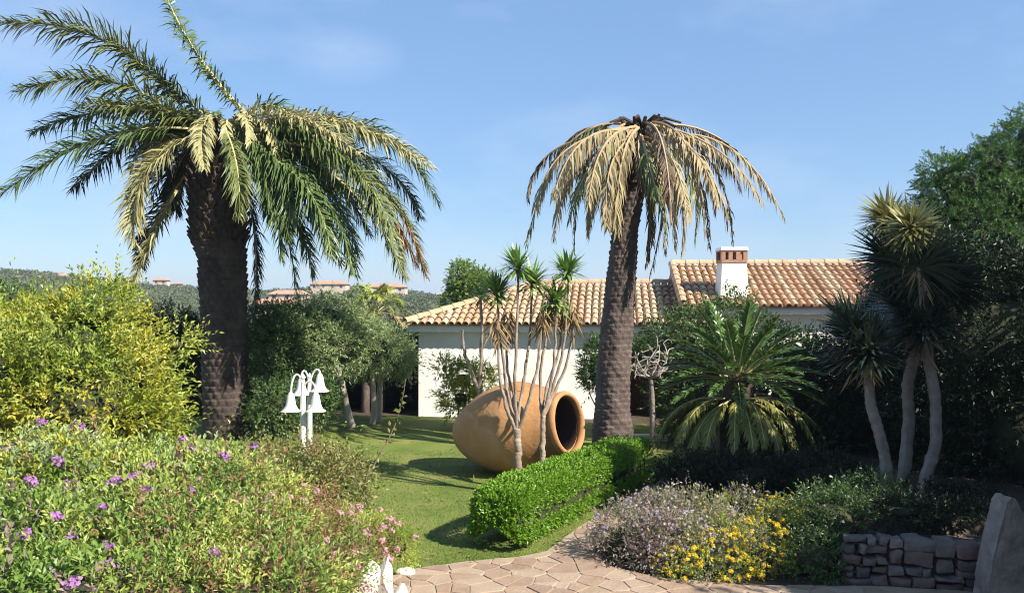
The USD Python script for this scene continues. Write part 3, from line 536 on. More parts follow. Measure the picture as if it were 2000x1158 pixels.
# ---------------------------------------------------------------- terracotta jar lying on the lawn
jar = thing('terracotta_jar', 'giant terracotta jar lying on its side on the lawn', 'jar')
ax_h = nrm(np.array([0.82, -0.53, 0.155])); prof = [(0.0, 0.0), (0.005, 0.08), (0.03, 0.175), (0.10, 0.30), (0.20, 0.41), (0.35, 0.53), (0.60, 0.68), (0.95, 0.80), (1.25, 0.83), (1.52, 0.76), (1.78, 0.63), (1.95, 0.54), (2.03, 0.505)]
tp = np.array(prof); ti = np.linspace(0, 1, len(tp)); from scipy.interpolate import PchipInterpolator as PI_
tt = np.linspace(0, 1, 60); prof_s = PI_(ti, tp, axis=0)(tt)
o_j = at(893, 868, 16.4); o_j[2] = 0.62
s_j = nrm(np.cross(ax_h, [0, 0, 1.0])); u_j = np.cross(s_j, ax_h)
def revolve(prof, k=96, jitter=0.0, seed=0):
    prof = np.asarray(prof, float) * [1.16, 1.0]
    th = np.arange(k) / k * 2 * math.pi; prof = np.asarray(prof, float)
    v = o_j + prof[:, None, 0, None] * ax_h + prof[:, None, 1, None] * (np.cos(th)[None, :, None] * s_j + np.sin(th)[None, :, None] * u_j)
    if jitter: v = v + jitter * (meshkit.fbm(v * 1.5, 3, seed) - 0.5)[..., None] * 2 * nrm(v - o_j - prof[:, None, 0, None] * ax_h + 1e-9)
    v = v.reshape(-1, 3); f = []
    for i in range(len(prof) - 1):
        a = i * k + np.arange(k); b = i * k + (np.arange(k) + 1) % k
        f.append(np.stack([a, b, b + k], 1)); f.append(np.stack([a, b + k, a + k], 1))
    return v, np.vstack(f)
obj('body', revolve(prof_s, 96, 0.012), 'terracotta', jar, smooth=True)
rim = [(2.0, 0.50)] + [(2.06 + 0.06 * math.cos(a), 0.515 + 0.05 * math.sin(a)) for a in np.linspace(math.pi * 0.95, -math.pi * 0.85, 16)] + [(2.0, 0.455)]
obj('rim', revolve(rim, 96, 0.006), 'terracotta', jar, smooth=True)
ins = [(2.02, 0.455), (1.9, 0.47), (1.6, 0.64), (1.2, 0.76), (0.7, 0.66), (0.3, 0.40), (0.1, 0.0)]
obj('inside', revolve(ins, 64), 'terracotta_inside', jar, smooth=True)

# ---------------------------------------------------------------- yuccas
def rosette(rng, c, L, n, w, axis=(0, 0, 1), low=-0.45, droop=0.12):
    d = rand_dir(rng, n * 3); a = nrm(np.array(axis, float)); d = d[d @ a > low][:n]; m = len(d)
    ln = L * rng.uniform(0.75, 1.1, m); s = nrm(np.cross(d, a + 0.01)); u = np.cross(s, d); b = np.asarray(c) + d * 0.03 + a * rng.uniform(-0.08, 0.06, m)[:, None]
    mid = b + d * (ln * 0.5)[:, None]; tip = b + d * ln[:, None]; tip[:, 2] -= droop * ln * (1 - np.abs(d[:, 2]))
    v = np.stack([b - s * w * 0.3, b + s * w * 0.3, mid - s * w * 0.5 + u * w * 0.15, mid + s * w * 0.5 + u * w * 0.15, tip], 1).reshape(-1, 3); i = np.arange(m)[:, None] * 5
    return v, np.vstack([np.hstack([i, i + 1, i + 3]), np.hstack([i, i + 3, i + 2]), np.hstack([i + 2, i + 3, i + 4])])
def skirt(rng, c, L, n, w):
    d = rand_dir(rng, n * 4); d = d[(d[:, 2] < 0.1)][:n]; d[:, 2] -= 0.9; d = nrm(d); b = np.asarray(c) + rng.normal(size=(len(d), 3)) * [0.03, 0.03, 0.1]
    return blades(b, d, rand_dir(rng, len(d)), L * rng.uniform(0.6, 1.1, len(d)), w)
def yucca(name, label, d, stems, leaf_mat, bark, r0, L, group=None, dry=True, n=58, w=0.035, seed=1, base=None):
    rg = np.random.default_rng(seed); t = thing(name, label, 'yucca', group)
    for st in stems:
        pts = [at(x, y, d + dd) for (x, y, dd) in st['p']]; nn = 46; rad = np.linspace(st.get('r0', r0), st.get('r1', r0 * 0.6), nn)
        sp = spline(pts, nn) + (meshkit.noise(np.stack([np.linspace(0, 9, nn) + rg.random() * 50] * 3, -1) * [1, 1.3, 0.7], 3)[:, None] - 0.5) * [0.03, 0.03, 0]
        obj('stem', tube(sp, rad * (1 + rg.normal(size=nn) * 0.05 + 0.05 * np.sin(np.arange(nn) * 2.1)), 12), bark, t, smooth=True)
        if st.get('head', True):
            top = sp[-1]; obj('rosette', rosette(rg, top, st.get('L', L), n, w, sp[-1] - sp[-3]), st.get('m', leaf_mat), t)
            if dry: obj('dry_skirt', skirt(rg, sp[-1] - [0, 0, 0.12], L * (0.8 if d < 12 else 0.5), 20 if d < 12 else 6, w * 0.8), 'yucca_dry', t)
        elif st.get('dry'):
            obj('dry_skirt', skirt(rg, sp[-1], L * 0.9, 46, w * 0.9), 'yucca_dry', t)
    return t
yucca('yucca', 'multi-stemmed yucca with green rosettes forking low in front of the terracotta jar', 13.9, [
    dict(p=[(1012, 960, 0), (1012, 900, 0), (1010, 836, 0)], head=False, r0=0.07, r1=0.06),
    dict(p=[(1010, 838, 0), (992, 770, 0.05), (980, 680, 0.1), (970, 575, 0.1)]), dict(p=[(1010, 838, 0), (1006, 740, -0.1), (1010, 640, -0.1), (1012, 522, -0.1)]),
    dict(p=[(1010, 838, 0), (1020, 760, 0.2), (1032, 680, 0.25), (1040, 552, 0.3)]), dict(p=[(1010, 838, 0), (998, 760, 0.2), (990, 700, 0.35), (995, 625, 0.4)], head=False, dry=True),
    dict(p=[(1012, 838, 0), (1036, 770, -0.1), (1052, 700, -0.1), (1058, 620, -0.1)], head=False, dry=True), dict(p=[(1006, 838, 0), (988, 790, -.1), (976, 730, -.1), (972, 640, -.1)], head=False, dry=True)],
    'yucca_green', 'yucca_bark', 0.030, 0.42, 'yuccas growing round the jar', seed=31, n=140, w=0.046)
yucca('yucca', 'slender yucca clump with bright rosettes between the low forked yucca and the jar mouth', 14.1, [
    dict(p=[(1058, 925, 0), (1060, 880, 0), (1060, 812, 0)], head=False, r0=0.05, r1=0.042),
    dict(p=[(1060, 815, 0), (1075, 750, 0), (1084, 680, 0), (1086, 590, 0)], L=0.42), dict(p=[(1060, 815, 0), (1085, 740, 0.1), (1103, 660, 0.1), (1110, 532, 0.1)], L=0.42),
    dict(p=[(1060, 815, 0), (1090, 750, 0.3), (1112, 690, 0.3), (1120, 610, 0.3)], head=False, dry=True), dict(p=[(1060, 815, 0), (1055, 740, 0.25), (1066, 660, 0.2), (1070, 600, 0.2)], head=False, dry=True),
    dict(p=[(1060, 815, 0), (1070, 750, 0.35), (1090, 690, 0.4), (1098, 612, 0.4)], head=False, dry=True)],
    'yucca_green', 'yucca_bark', 0.028, 0.42, 'yuccas growing round the jar', seed=32, n=140, w=0.046)
yucca('yucca', 'thin dark yucca with two bare stems standing behind the terracotta jar', 18.6, [
    dict(p=[(938, 870, 0), (940, 800, 0), (936, 760, 0)], head=False, r0=0.075, r1=0.065), dict(p=[(936, 762, 0), (940, 700, 0), (941, 640, 0), (938, 578, 0)], L=0.44),
    dict(p=[(936, 762, 0), (918, 720, 0), (906, 680, 0), (903, 645, 0)], head=False)], 'yucca_green', 'yucca_bark', 0.045, 0.42, 'yuccas growing round the jar', seed=33, n=80, w=0.045)
yd = 11.0
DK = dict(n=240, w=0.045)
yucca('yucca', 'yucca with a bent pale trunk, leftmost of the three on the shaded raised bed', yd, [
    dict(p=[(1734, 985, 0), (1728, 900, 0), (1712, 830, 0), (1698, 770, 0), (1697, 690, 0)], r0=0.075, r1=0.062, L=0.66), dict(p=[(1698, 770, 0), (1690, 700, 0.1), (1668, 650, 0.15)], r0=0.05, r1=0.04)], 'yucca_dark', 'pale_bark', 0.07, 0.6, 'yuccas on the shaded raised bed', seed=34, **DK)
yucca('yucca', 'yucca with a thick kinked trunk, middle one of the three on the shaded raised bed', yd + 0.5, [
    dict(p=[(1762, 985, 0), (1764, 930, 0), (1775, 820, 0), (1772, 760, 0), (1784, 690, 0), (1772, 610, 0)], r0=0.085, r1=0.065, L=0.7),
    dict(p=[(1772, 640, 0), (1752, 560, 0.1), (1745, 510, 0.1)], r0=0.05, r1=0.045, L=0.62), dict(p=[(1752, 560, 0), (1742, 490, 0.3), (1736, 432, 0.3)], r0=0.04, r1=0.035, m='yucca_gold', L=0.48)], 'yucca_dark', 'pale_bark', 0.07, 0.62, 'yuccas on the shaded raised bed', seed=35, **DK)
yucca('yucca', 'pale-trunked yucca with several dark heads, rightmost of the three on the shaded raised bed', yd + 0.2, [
    dict(p=[(1796, 990, 0), (1808, 930, 0), (1828, 850, 0), (1826, 780, 0), (1812, 700, 0), (1806, 640, 0)], r0=0.08, r1=0.062, L=0.68),
    dict(p=[(1806, 660, 0), (1832, 600, 0.2), (1846, 560, 0.3)], r0=0.05, r1=0.04), dict(p=[(1806, 650, 0), (1800, 560, -0.1), (1796, 520, -0.1)], r0=0.05, r1=0.04), dict(p=[(1800, 560, 0), (1788, 500, 0), (1782, 450, 0)], r0=0.04, r1=0.035, m='yucca_gold', L=0.42)], 'yucca_dark', 'pale_bark', 0.07, 0.62, 'yuccas on the shaded raised bed', seed=36, **DK)

# ---------------------------------------------------------------- cycad
rng = np.random.default_rng(303); dc = 15.0
cyc = thing('cycad', 'large sago cycad with stiff dark green fronds and a drooping yellowed skirt', 'cycad')
c0 = at(1440, 742, dc); c1 = at(1440, 792, dc)
obj('trunk', palm_trunk([np.array([c0[0], dc, 0])] * 2, [0.30, 0.30], [0.15, c0[2] + 0.02], 4, rows=60, cols=48, scale=0.04, cells=12, rowh=0.09), 'palm_bark', cyc, smooth=True)
for i in range(50):
    a = i * 2.39996; el = 1.25 - 1.5 * (i / 50) ** 0.8; L = rng.uniform(1.15, 1.42)
    d = np.array([math.cos(a) * math.cos(el), math.sin(a) * math.cos(el), math.sin(el)]); b = c0 + d * 0.1
    frond(cyc, b, b + d * L * 0.52 + [0, 0, 0.05], b + d * L - [0, 0, 0.12 * math.cos(el)], 'cycad_green', 'midrib', rng, n=84, L=0.23, w=0.022, droop=0.0, vee=0.5, rib=0.014, fwd=1.15, t0=0.14)
for i in range(30):
    a = i * 2.39996 + 0.4; el = rng.uniform(-0.15, 0.12); L = rng.uniform(1.15, 1.35)
    d = np.array([math.cos(a) * math.cos(el), math.sin(a) * math.cos(el), math.sin(el)]); b = c1 + d * 0.18 + [0, 0, 0.12]
    frond(cyc, b, b + d * L * 0.58 - [0, 0, 0.16], b + d * L * 0.92 - [0, 0, 0.80 + rng.uniform(-0.15, 0.1)], 'cycad_old', 'midrib', rng, n=80, L=0.21, w=0.025, droop=0.3, vee=0.05, rib=0.013, fwd=0.9, t0=0.2)

# ---------------------------------------------------------------- shrubs, trees, hedges
def shrub(name, label, cat_, lobes, leaf_mat, n, leaf, width, twig_len=0.22, per=7, group=None, seed=1, up=0.45, wild=0.8, inner=0.7, bump=0.3, freq=1.8, gaps=0.30, core=0.58, base=None, flowers=None, stems=6, spread=0.9, low=-0.8, droop=0.1, mix=()):
    rg = np.random.default_rng(seed); t = thing(name, label, cat_, group)
    lobes = [(np.asarray(c, float), np.asarray(r, float)) for c, r in lobes]
    P, N = lobes_surface(rg, lobes, max(1, n // per), inner, bump, freq, gaps, seed, low)
    tw = twig_len * np.where(rg.random(len(P)) < 0.06, 1.8, 1.0); sel = meshkit.fbm(P * 2.3 + seed, 3, seed + 3) + rg.normal(0, 0.09, len(P)); order = np.argsort(sel); k0 = 0
    for nm_, mm_, fr_ in mix:
        kk = order[k0:k0 + int(fr_ * len(P))]; k0 += len(kk)
        obj(nm_, sprigs(rg, P[kk], N[kk], tw[kk] * 1.15, per, leaf, width, up, wild, droop, spread), mm_, t)
    kk = order[k0:]
    obj('foliage', sprigs(rg, P[kk], N[kk], tw[kk], per, leaf, width, up, wild, droop, spread), leaf_mat, t)
    if core: tag(obj('inner_twigs', blob(lobes, core, seed, 2), 'twig_core', t, smooth=True), kind='stuff')
    b = np.asarray(base if base is not None else [np.mean([c[0] for c, r in lobes]), np.mean([c[1] for c, r in lobes]), 0]); b[2] = ht(b[0], b[1]) - 0.05 if base is None else b[2]
    st = []
    for i in range(stems):
        c, r = lobes[i % len(lobes)]; e = c + rg.normal(size=3) * r * 0.35
        st.append(tube(spline([b + rg.normal(size=3) * [0.1, 0.1, 0], (b + e) / 2 + rg.normal(size=3) * 0.1, e], 6), np.linspace(0.03, 0.01, 6), 5))
    if st: obj('stems', cat(st), 'twig', t)
    if flowers:
        for (fm, cnt, size, parts_, zone) in flowers:
            FP, FN = lobes_surface(rg, lobes, cnt * 8, 0.96, bump, freq, 0, seed, -0.1)
            FP = FP + FN * twig_len * 0.7
            keep = (FN[:, 1] < 0.35)
            if zone is not None: keep &= zone(FP)
            FP, FN = FP[keep][:cnt], FN[keep][:cnt]
            heads = []
            for p, q in zip(FP, FN):
                k = 34 if parts_ else 14; dd = nrm(rand_dir(rg, k) + q * 0.6 + [0, 0, 0.4]); rv = rand_dir(rg, k); heads.append(blades(p + dd * size * 0.5 * rg.uniform(0.5, 1.0, k)[:, None] - rv * size * 0.12, rv, dd, size * rg.uniform(0.25, 0.42, k), size * 0.3, 0.1))
            if parts_:
                for h in heads: obj('flower_head', h, fm, t)
            elif heads:
                tag(obj('flowers', cat(heads), fm, t), kind='stuff')
    return t
def L_(px, py, d, rx, ry, rz): return (at(px, py, d), (rx, ry, rz))
# hedge: clipped box running back along the path
rng = np.random.default_rng(404)
hedge = thing('hedge', 'clipped bright green box hedge running along the paved path', 'hedge')
h0, h1 = np.array([-0.16, 10.95]), np.array([2.12, 15.3]); hd_ = (h1 - h0) / np.linalg.norm(h1 - h0); hl = np.linalg.norm(h1 - h0); hn = np.array([hd_[1], -hd_[0]])
def hedge_pts(n, k=1.0):
    s = rng.random(n) ** 1.25 * hl; th = rng.uniform(-0.45, math.pi + 0.45, n); hw = 0.34 * k; hh = 0.70 * k
    x = np.sign(np.cos(th)) * np.abs(np.cos(th)) ** 0.5 * hw; z = 0.36 + np.sign(np.sin(th)) * np.abs(np.sin(th)) ** 0.5 * (hh - 0.36)
    end = rng.random(n) < 0.22; r = np.sqrt(rng.random(n)); s = np.where(end, -0.13 * (1 - r ** 4) + rng.normal(0, 0.03, n), s); x = np.where(end, x * r, x); z = np.where(end, 0.36 + (z - 0.36) * r * 1.0, z)
    wob = 1 + 0.14 * (meshkit.fbm(np.stack([s * 1.6, x * 2, z * 2], -1), 3, 5) - 0.5) * 2
    N = np.stack([x / hw, np.where(end, -1.2, 0), (z - 0.36) / 0.34], -1)
    p2 = h0 + s[:, None] * hd_ + (x * wob)[:, None] * hn
    P = np.stack([p2[:, 0], p2[:, 1], np.maximum(0.02, z * np.where(z < 0.3, 1.0, wob))], -1)
    Nw = np.stack([N[:, 0] * hn[0] + N[:, 1] * hd_[0], N[:, 0] * hn[1] + N[:, 1] * hd_[1], N[:, 2]], -1)
    return P, nrm(Nw)
P, N = hedge_pts(8500); obj('foliage', sprigs(rng, P, N, 0.085, 6, 0.042, 0.62, 0.6, 0.6, 0.0, 0.9), 'hedge_green', hedge)
cs = np.array([[np.sign(math.cos(t)) * abs(math.cos(t)) ** 0.5 * 0.26, 0.32 + np.sign(math.sin(t)) * abs(math.sin(t)) ** 0.5 * 0.28] for t in np.linspace(0, 2 * math.pi, 20, endpoint=False)])
hv, hf = [], []
for i, s in enumerate(np.linspace(0.20, hl - 0.1, 14)):
    for a, z in cs:
        q_ = 0.55 if i == 0 else (0.85 if i == 1 else 1.0); p = h0 + s * hd_ + a * q_ * hn; hv.append((p[0], p[1], max(0.34 + (z - 0.34) * q_, -0.02)))
for i in range(13):
    for j in range(20): a0, b0 = i * 20 + j, i * 20 + (j + 1) % 20; hf += [(a0, b0, b0 + 20), (a0, b0 + 20, a0 + 20)]
hf += [(0, j + 1, j) for j in range(1, 19)] + [(260, 260 + j, 260 + j + 1) for j in range(1, 19)]
obj('inner_twigs', (np.array(hv), np.array(hf)), 'twig_core', hedge)

# the big yellow-green shrub at left
shrub('yellow_shrub', 'large yellow-green leafy shrub left of the thick palm trunk', 'shrub',
    [L_(30, 760, 11.6, 0.9, 1.0, 0.85), L_(150, 700, 12.2, 0.9, 1.0, 0.75), L_(235, 745, 12.2, 0.5, 0.8, 0.48), L_(175, 805, 11.6, 1.1, 1.0, 0.8), L_(275, 820, 11.8, 0.38, 0.8, 0.42), L_(190, 615, 12.6, 0.55, 0.6, 0.36), L_(50, 670, 12.6, 0.6, 0.8, 0.5), L_(-90, 740, 11.8, 0.9, 1.0, 0.9), L_(340, 675, 12.3, 0.2, 0.3, 0.12)],
    'yellow_shrub', 42000, 0.085, 0.42, 0.34, 9, seed=51, mix=[('dark_foliage','garden_green',0.3)], up=0.5, gaps=0.33, bump=0.35)
for i, (a, b, c_) in enumerate([((290, 680), (350, 640), (388, 668)), ((150, 560), (170, 520), (185, 500)), ((190, 560), (215, 520), (232, 530)), ((330, 770), (365, 760), (382, 790))]):
    pass
# foreground flower border
BG = 'flowering shrubs of the border in front'
shrub('lantana', 'pale green shrub with purple flower heads at the left edge below the yellow shrub', 'shrub', [L_(40, 1008, 8.6, 0.75, 0.7, 0.6), L_(160, 978, 8.8, 0.7, 0.7, 0.5), L_(100, 938, 9.2, 0.6, 0.6, 0.4)], 'lime_green', 24000, 0.070, 0.45, 0.22, 8, None, 61, mix=[('young_shoots','yellow_shrub',0.15),('grey_foliage','olive_leaf',0.25),('dry_shoots','dry_pink',0.1)], flowers=[('flower_purple', 14, 0.14, True, None), ('flower_lilac', 26, 0.03, False, None)])
shrub('lantana', 'broad mid-green shrub with a few purple heads in front of the palm trunk base', 'shrub', [L_(300, 988, 9.0, 0.8, 0.7, 0.5), L_(400, 1008, 8.8, 0.7, 0.7, 0.5), L_(250, 1038, 8.4, 0.7, 0.6, 0.5), L_(430, 958, 9.6, 0.6, 0.6, 0.35)], 'garden_green', 24000, 0.070, 0.45, 0.24, 8, None, 62, mix=[('young_shoots','lime_green',0.25),('grey_foliage','olive_leaf',0.2),('dry_shoots','dry_pink',0.12)], flowers=[('flower_purple', 14, 0.13, True, None), ('flower_pink', 20, 0.03, False, None)])
shrub('lantana', 'nearest dense green shrub in the lower left corner with violet flower heads', 'shrub', [L_(90, 1122, 6.6, 0.65, 0.6, 0.45), L_(-20, 1092, 6.8, 0.6, 0.6, 0.5), L_(20, 1202, 6.2, 0.6, 0.6, 0.45), L_(20, 1172, 5.7, 0.5, 0.4, 0.2), L_(180, 1172, 5.7, 0.5, 0.4, 0.2), L_(170, 1212, 6.1, 0.6, 0.5, 0.4), L_(200, 1132, 6.7, 0.5, 0.5, 0.4), L_(120, 1062, 7.2, 0.6, 0.5, 0.35)], 'fresh_green', 26000, 0.062, 0.45, 0.18, 8, None, 63, mix=[('young_shoots','garden_green',0.35),('dry_shoots','bed_purple',0.1)], flowers=[('flower_purple', 16, 0.11, True, None), ('flower_lilac', 24, 0.028, False, None)])
shrub('lantana', 'feathery light green shrub along the bottom edge with one bright magenta head', 'shrub', [L_(340, 1183, 5.8, 0.5, 0.4, 0.2), L_(480, 1183, 5.9, 0.5, 0.4, 0.2), L_(330, 1218, 6.2, 0.6, 0.5, 0.42), L_(450, 1228, 6.2, 0.5, 0.5, 0.4), L_(330, 1108, 6.8, 0.6, 0.6, 0.45), L_(440, 1138, 6.6, 0.5, 0.5, 0.4), L_(300, 1048, 7.4, 0.5, 0.5, 0.35), L_(420, 1058, 7.4, 0.5, 0.5, 0.3)], 'garden_green', 26000, 0.058, 0.38, 0.22, 8, None, 64, mix=[('young_shoots','fresh_green',0.25),('dry_shoots','dry_pink',0.16)], flowers=[('flower_purple', 10, 0.11, True, None), ('flower_pink', 30, 0.028, False, None)])
shrub('rose_bush', 'loose rose bush with small olive leaves at the edge of the lawn', 'rose bush', [L_(560, 945, 11.0, 0.7, 0.7, 0.42), L_(650, 950, 11.0, 0.42, 0.6, 0.36), L_(600, 980, 10.6, 0.6, 0.6, 0.45), L_(500, 960, 10.6, 0.5, 0.6, 0.45), L_(520, 1020, 10.0, 0.6, 0.6, 0.4)], 'rose_green', 20000, 0.05, 0.6, 0.30, 8, None, 65, mix=[('dry_shoots','dry_pink',0.12)], gaps=0.36, wild=1.0, bump=0.4, core=0.5)
shrub('salvia', 'rusty pink dry flower shrub beside the white stones', 'shrub', [L_(600, 1070, 8.2, 0.35, 0.4, 0.4), L_(640, 1100, 7.8, 0.35, 0.4, 0.3), L_(560, 1040, 8.4, 0.35, 0.4, 0.35), L_(700, 1090, 8.6, 0.25, 0.3, 0.15)], 'dry_pink', 15000, 0.04, 0.4, 0.22, 8, None, 66, mix=[('young_shoots','garden_green',0.35)], up=1.0, flowers=[('flower_pink', 34, 0.075, True, None)])
shrub('salvia', 'green shrub with pale pink buds at the bottom edge left of the white stones', 'shrub', [L_(530, 1100, 7.2, 0.42, 0.5, 0.4), L_(480, 1010, 8.2, 0.5, 0.5, 0.4), L_(590, 1145, 7.0, 0.3, 0.4, 0.22), L_(560, 1165, 6.2, 0.4, 0.4, 0.2), L_(560, 1190, 6.6, 0.5, 0.4, 0.4)], 'garden_green', 20000, 0.050, 0.42, 0.22, 8, None, 67, mix=[('young_shoots','fresh_green',0.25),('dry_shoots','dry_pink',0.2)], flowers=[('flower_pink', 26, 0.07, True, None)])
shrub('cushion_shrub', 'low rounded moss-green cushion shrub with pink flowers at the lawn corner', 'shrub', [L_(715, 1055, 9.2, 0.40, 0.45, 0.26), L_(660, 1040, 9.6, 0.35, 0.4, 0.24), L_(770, 1070, 9.2, 0.22, 0.3, 0.20)], 'lime_green', 16000, 0.03, 0.45, 0.10, 8, None, 68, gaps=0.2, bump=0.18, flowers=[('flower_pink', 26, 0.08, True, lambda p: p[:, 2] > 0.3)])
# the arching stem of the rose bush
rose_arch = thing('rose_shoot', 'thin arching rose shoot with sparse leaves leaning over the lawn', 'rose')
rs = np.random.default_rng(69)
for pts in ([(690, 1010, 10.6), (702, 960, 10.8), (735, 900, 11.0), (775, 820, 11.2), (792, 740, 11.3)], [(725, 1030, 10.2), (722, 990, 10.3), (690, 930, 10.5), (665, 900, 10.6)]):
    sp = spline([at(*p) for p in pts], 22); obj('stem', tube(sp, np.linspace(0.012, 0.005, 22), 5), 'twig', rose_arch)
    k = rs.integers(4, 22, 46); obj('leaves', blades(sp[k] + rs.normal(size=(46, 3)) * 0.02, rand_dir(rs, 46), rand_dir(rs, 46), 0.075, 0.045), 'rose_green', rose_arch)
# flower bed on the right
bed_l = [L_(1228, 1062, 10.6, 0.42, 0.5, 0.41), L_(1298, 1077, 10.3, 0.45, 0.45, 0.41), L_(1288, 1022, 11.2, 0.45, 0.5, 0.36)]
shrub('flowering_bush', 'purple-leaved flowering bush at the path side end of the sunlit bed', 'shrub', bed_l, 'bed_purple', 18000, 0.04, 0.42, 0.14, 8, 'plants of the sunlit flower bed', 71, mix=[('young_shoots','bed_grey',0.35)], gaps=0.3, flowers=[('flower_lilac', 230, 0.05, False, None), ('flower_white', 60, 0.045, False, None)])
shrub('flowering_bush', 'grey-green flowering bush in the middle of the sunlit bed with tall sprigs', 'shrub', [L_(1350, 1032, 10.9, 0.5, 0.5, 0.41), L_(1400, 1062, 10.5, 0.45, 0.45, 0.36), L_(1330, 1082, 10.2, 0.4, 0.4, 0.32), L_(1470, 1022, 11.2, 0.5, 0.5, 0.36)], 'bed_grey', 18000, 0.04, 0.38, 0.17, 8, 'plants of the sunlit flower bed', 72, mix=[('young_shoots','lime_green',0.2),('dry_shoots','bed_purple',0.2)], gaps=0.3, up=0.8, flowers=[('flower_white', 110, 0.045, False, None), ('flower_yellow', 90, 0.04, False, lambda p: p[:, 2] < 0.75), ('flower_lilac', 110, 0.045, False, None)])
shrub('flowering_bush', 'yellow flowering bush at the front right of the sunlit bed', 'shrub', [L_(1400, 1102, 10.0, 0.45, 0.4, 0.29), L_(1480, 1082, 10.2, 0.42, 0.4, 0.31), L_(1340, 1117, 9.9, 0.35, 0.35, 0.23), L_(1530, 1042, 10.7, 0.4, 0.4, 0.34)], 'lime_green', 16000, 0.035, 0.45, 0.12, 8, 'plants of the sunlit flower bed', 73, mix=[('young_shoots','bed_grey',0.25)], gaps=0.3, flowers=[('flower_yellow', 90, 0.07, True, None), ('flower_yellow', 190, 0.05, False, None)])
shrub('flowering_bush', 'leafy green bush with white flowers trailing over the stone wall end', 'shrub', [L_(1620, 1030, 10.4, 0.5, 0.5, 0.5), L_(1690, 1000, 10.8, 0.6, 0.5, 0.4), L_(1590, 1090, 9.9, 0.35, 0.35, 0.3)], 'mid_green', 16000, 0.045, 0.45, 0.16, 8, None, 74, gaps=0.3, flowers=[('flower_white', 40, 0.04, False, None)])
shrub('ground_cover', 'low dark trailing plant spilling over the top of the stone wall', 'plant', [L_(1760, 1000, 10.15, 0.30, 0.25, 0.13), L_(1840, 1008, 10.1, 0.35, 0.25, 0.10), L_(1900, 985, 10.5, 0.4, 0.3, 0.15), L_(1820, 975, 10.9, 0.5, 0.35, 0.14)], 'dark_green', 7000, 0.055, 0.42, 0.16, 8, None, 75, gaps=0.3, core=0.4, stems=3)
# dark shrubs in the shade behind the yuccas and the cycad
DG = 'dark shrubs in the shade behind the yuccas'
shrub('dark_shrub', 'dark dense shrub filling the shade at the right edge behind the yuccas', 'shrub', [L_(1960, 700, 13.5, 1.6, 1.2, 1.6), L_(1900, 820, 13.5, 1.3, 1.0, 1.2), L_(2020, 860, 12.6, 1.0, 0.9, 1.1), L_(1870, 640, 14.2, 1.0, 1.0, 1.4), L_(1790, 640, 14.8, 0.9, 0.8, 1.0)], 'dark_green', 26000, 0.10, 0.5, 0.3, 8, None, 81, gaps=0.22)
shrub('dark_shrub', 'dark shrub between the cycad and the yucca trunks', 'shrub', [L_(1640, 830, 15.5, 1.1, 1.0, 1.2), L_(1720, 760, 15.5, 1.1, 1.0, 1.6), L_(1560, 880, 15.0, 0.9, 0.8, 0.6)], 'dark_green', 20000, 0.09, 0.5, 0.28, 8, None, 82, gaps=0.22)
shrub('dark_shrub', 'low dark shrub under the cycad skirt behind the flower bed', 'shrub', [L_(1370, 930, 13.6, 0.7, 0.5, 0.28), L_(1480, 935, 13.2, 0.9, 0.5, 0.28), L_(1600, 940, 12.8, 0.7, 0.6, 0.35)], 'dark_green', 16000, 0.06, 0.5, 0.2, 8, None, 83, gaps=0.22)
shrub('green_shrub', 'leafy green shrub behind the cycad under the higher roof eaves', 'shrub', [L_(1330, 680, 19.5, 0.8, 0.8, 0.8), L_(1420, 660, 19.5, 0.9, 0.8, 0.85), L_(1530, 700, 19.5, 0.9, 0.8, 0.55), L_(1380, 780, 19.0, 1.1, 0.8, 1.0), L_(1560, 780, 19.0, 1.1, 0.8, 1.0), L_(1620, 700, 18.5, 0.5, 0.6, 0.4)], 'mid_green', 26000, 0.10, 0.42, 0.32, 8, None, 84, gaps=0.30)
shrub('wall_shrub', 'yellow-green shrub growing against the white villa wall behind the jar', 'shrub', [L_(900, 780, 21.2, 0.40, 0.4, 0.42), L_(905, 740, 21.4, 0.35, 0.35, 0.3), L_(935, 750, 21.4, 0.3, 0.3, 0.45), L_(868, 720, 21.6, 0.14, 0.2, 0.22)], 'yellow_shrub', 5200, 0.09, 0.42, 0.26, 8, None, 85, gaps=0.38, core=0.4)
shrub('wall_shrub', 'dark green bush between the leaning palm trunk and the villa porch', 'shrub', [L_(1165, 720, 21.6, 0.32, 0.4, 0.7), L_(1262, 690, 20.9, 0.45, 0.4, 0.3)], 'mid_green', 6000, 0.09, 0.42, 0.22, 8, None, 86, gaps=0.3)
# trees
def tree(name, label, base, trunk_pts, r0, lobes, leaf_mat, n, leaf, width, bark, seed, twig_len=0.3, per=8, gaps=0.34, core=0.0, up=0.3, cat_='tree', group=None, bump=0.35, inner=0.45, limbs=7, droop=0.2, spread=0.9, freq=1.3):
    rg = np.random.default_rng(seed); t = thing(name, label, cat_, group)
    sp = spline(trunk_pts, 12); obj('trunk', tube(sp, np.linspace(r0, r0 * 0.62, 12) * (1 + rg.normal(size=12) * 0.04), 10), bark, t, smooth=True)
    lobes = [(np.asarray(c, float), np.asarray(r, float)) for c, r in lobes]
    br = []
    for i in range(limbs):
        c, r = lobes[i % len(lobes)]; e = c + rg.normal(size=3) * r * 0.3; s_ = sp[-1 - rg.integers(0, 3)]
        br.append(tube(spline([s_, (s_ + e) / 2 + rg.normal(size=3) * 0.15, e], 6), np.linspace(r0 * 0.5, r0 * 0.12, 6), 6))
    obj('limbs', cat(br), bark, t)
    P, N = lobes_surface(rg, lobes, n // per, inner, bump, freq, gaps, seed)
    cr = obj('crown', sprigs(rg, P, N, twig_len, per, leaf, width, up, 0.9, droop, spread), leaf_mat, t)
    if core: tag(obj('inner_twigs', blob(lobes, core, seed), 'twig_core', cr, smooth=True), kind='stuff')
    return t
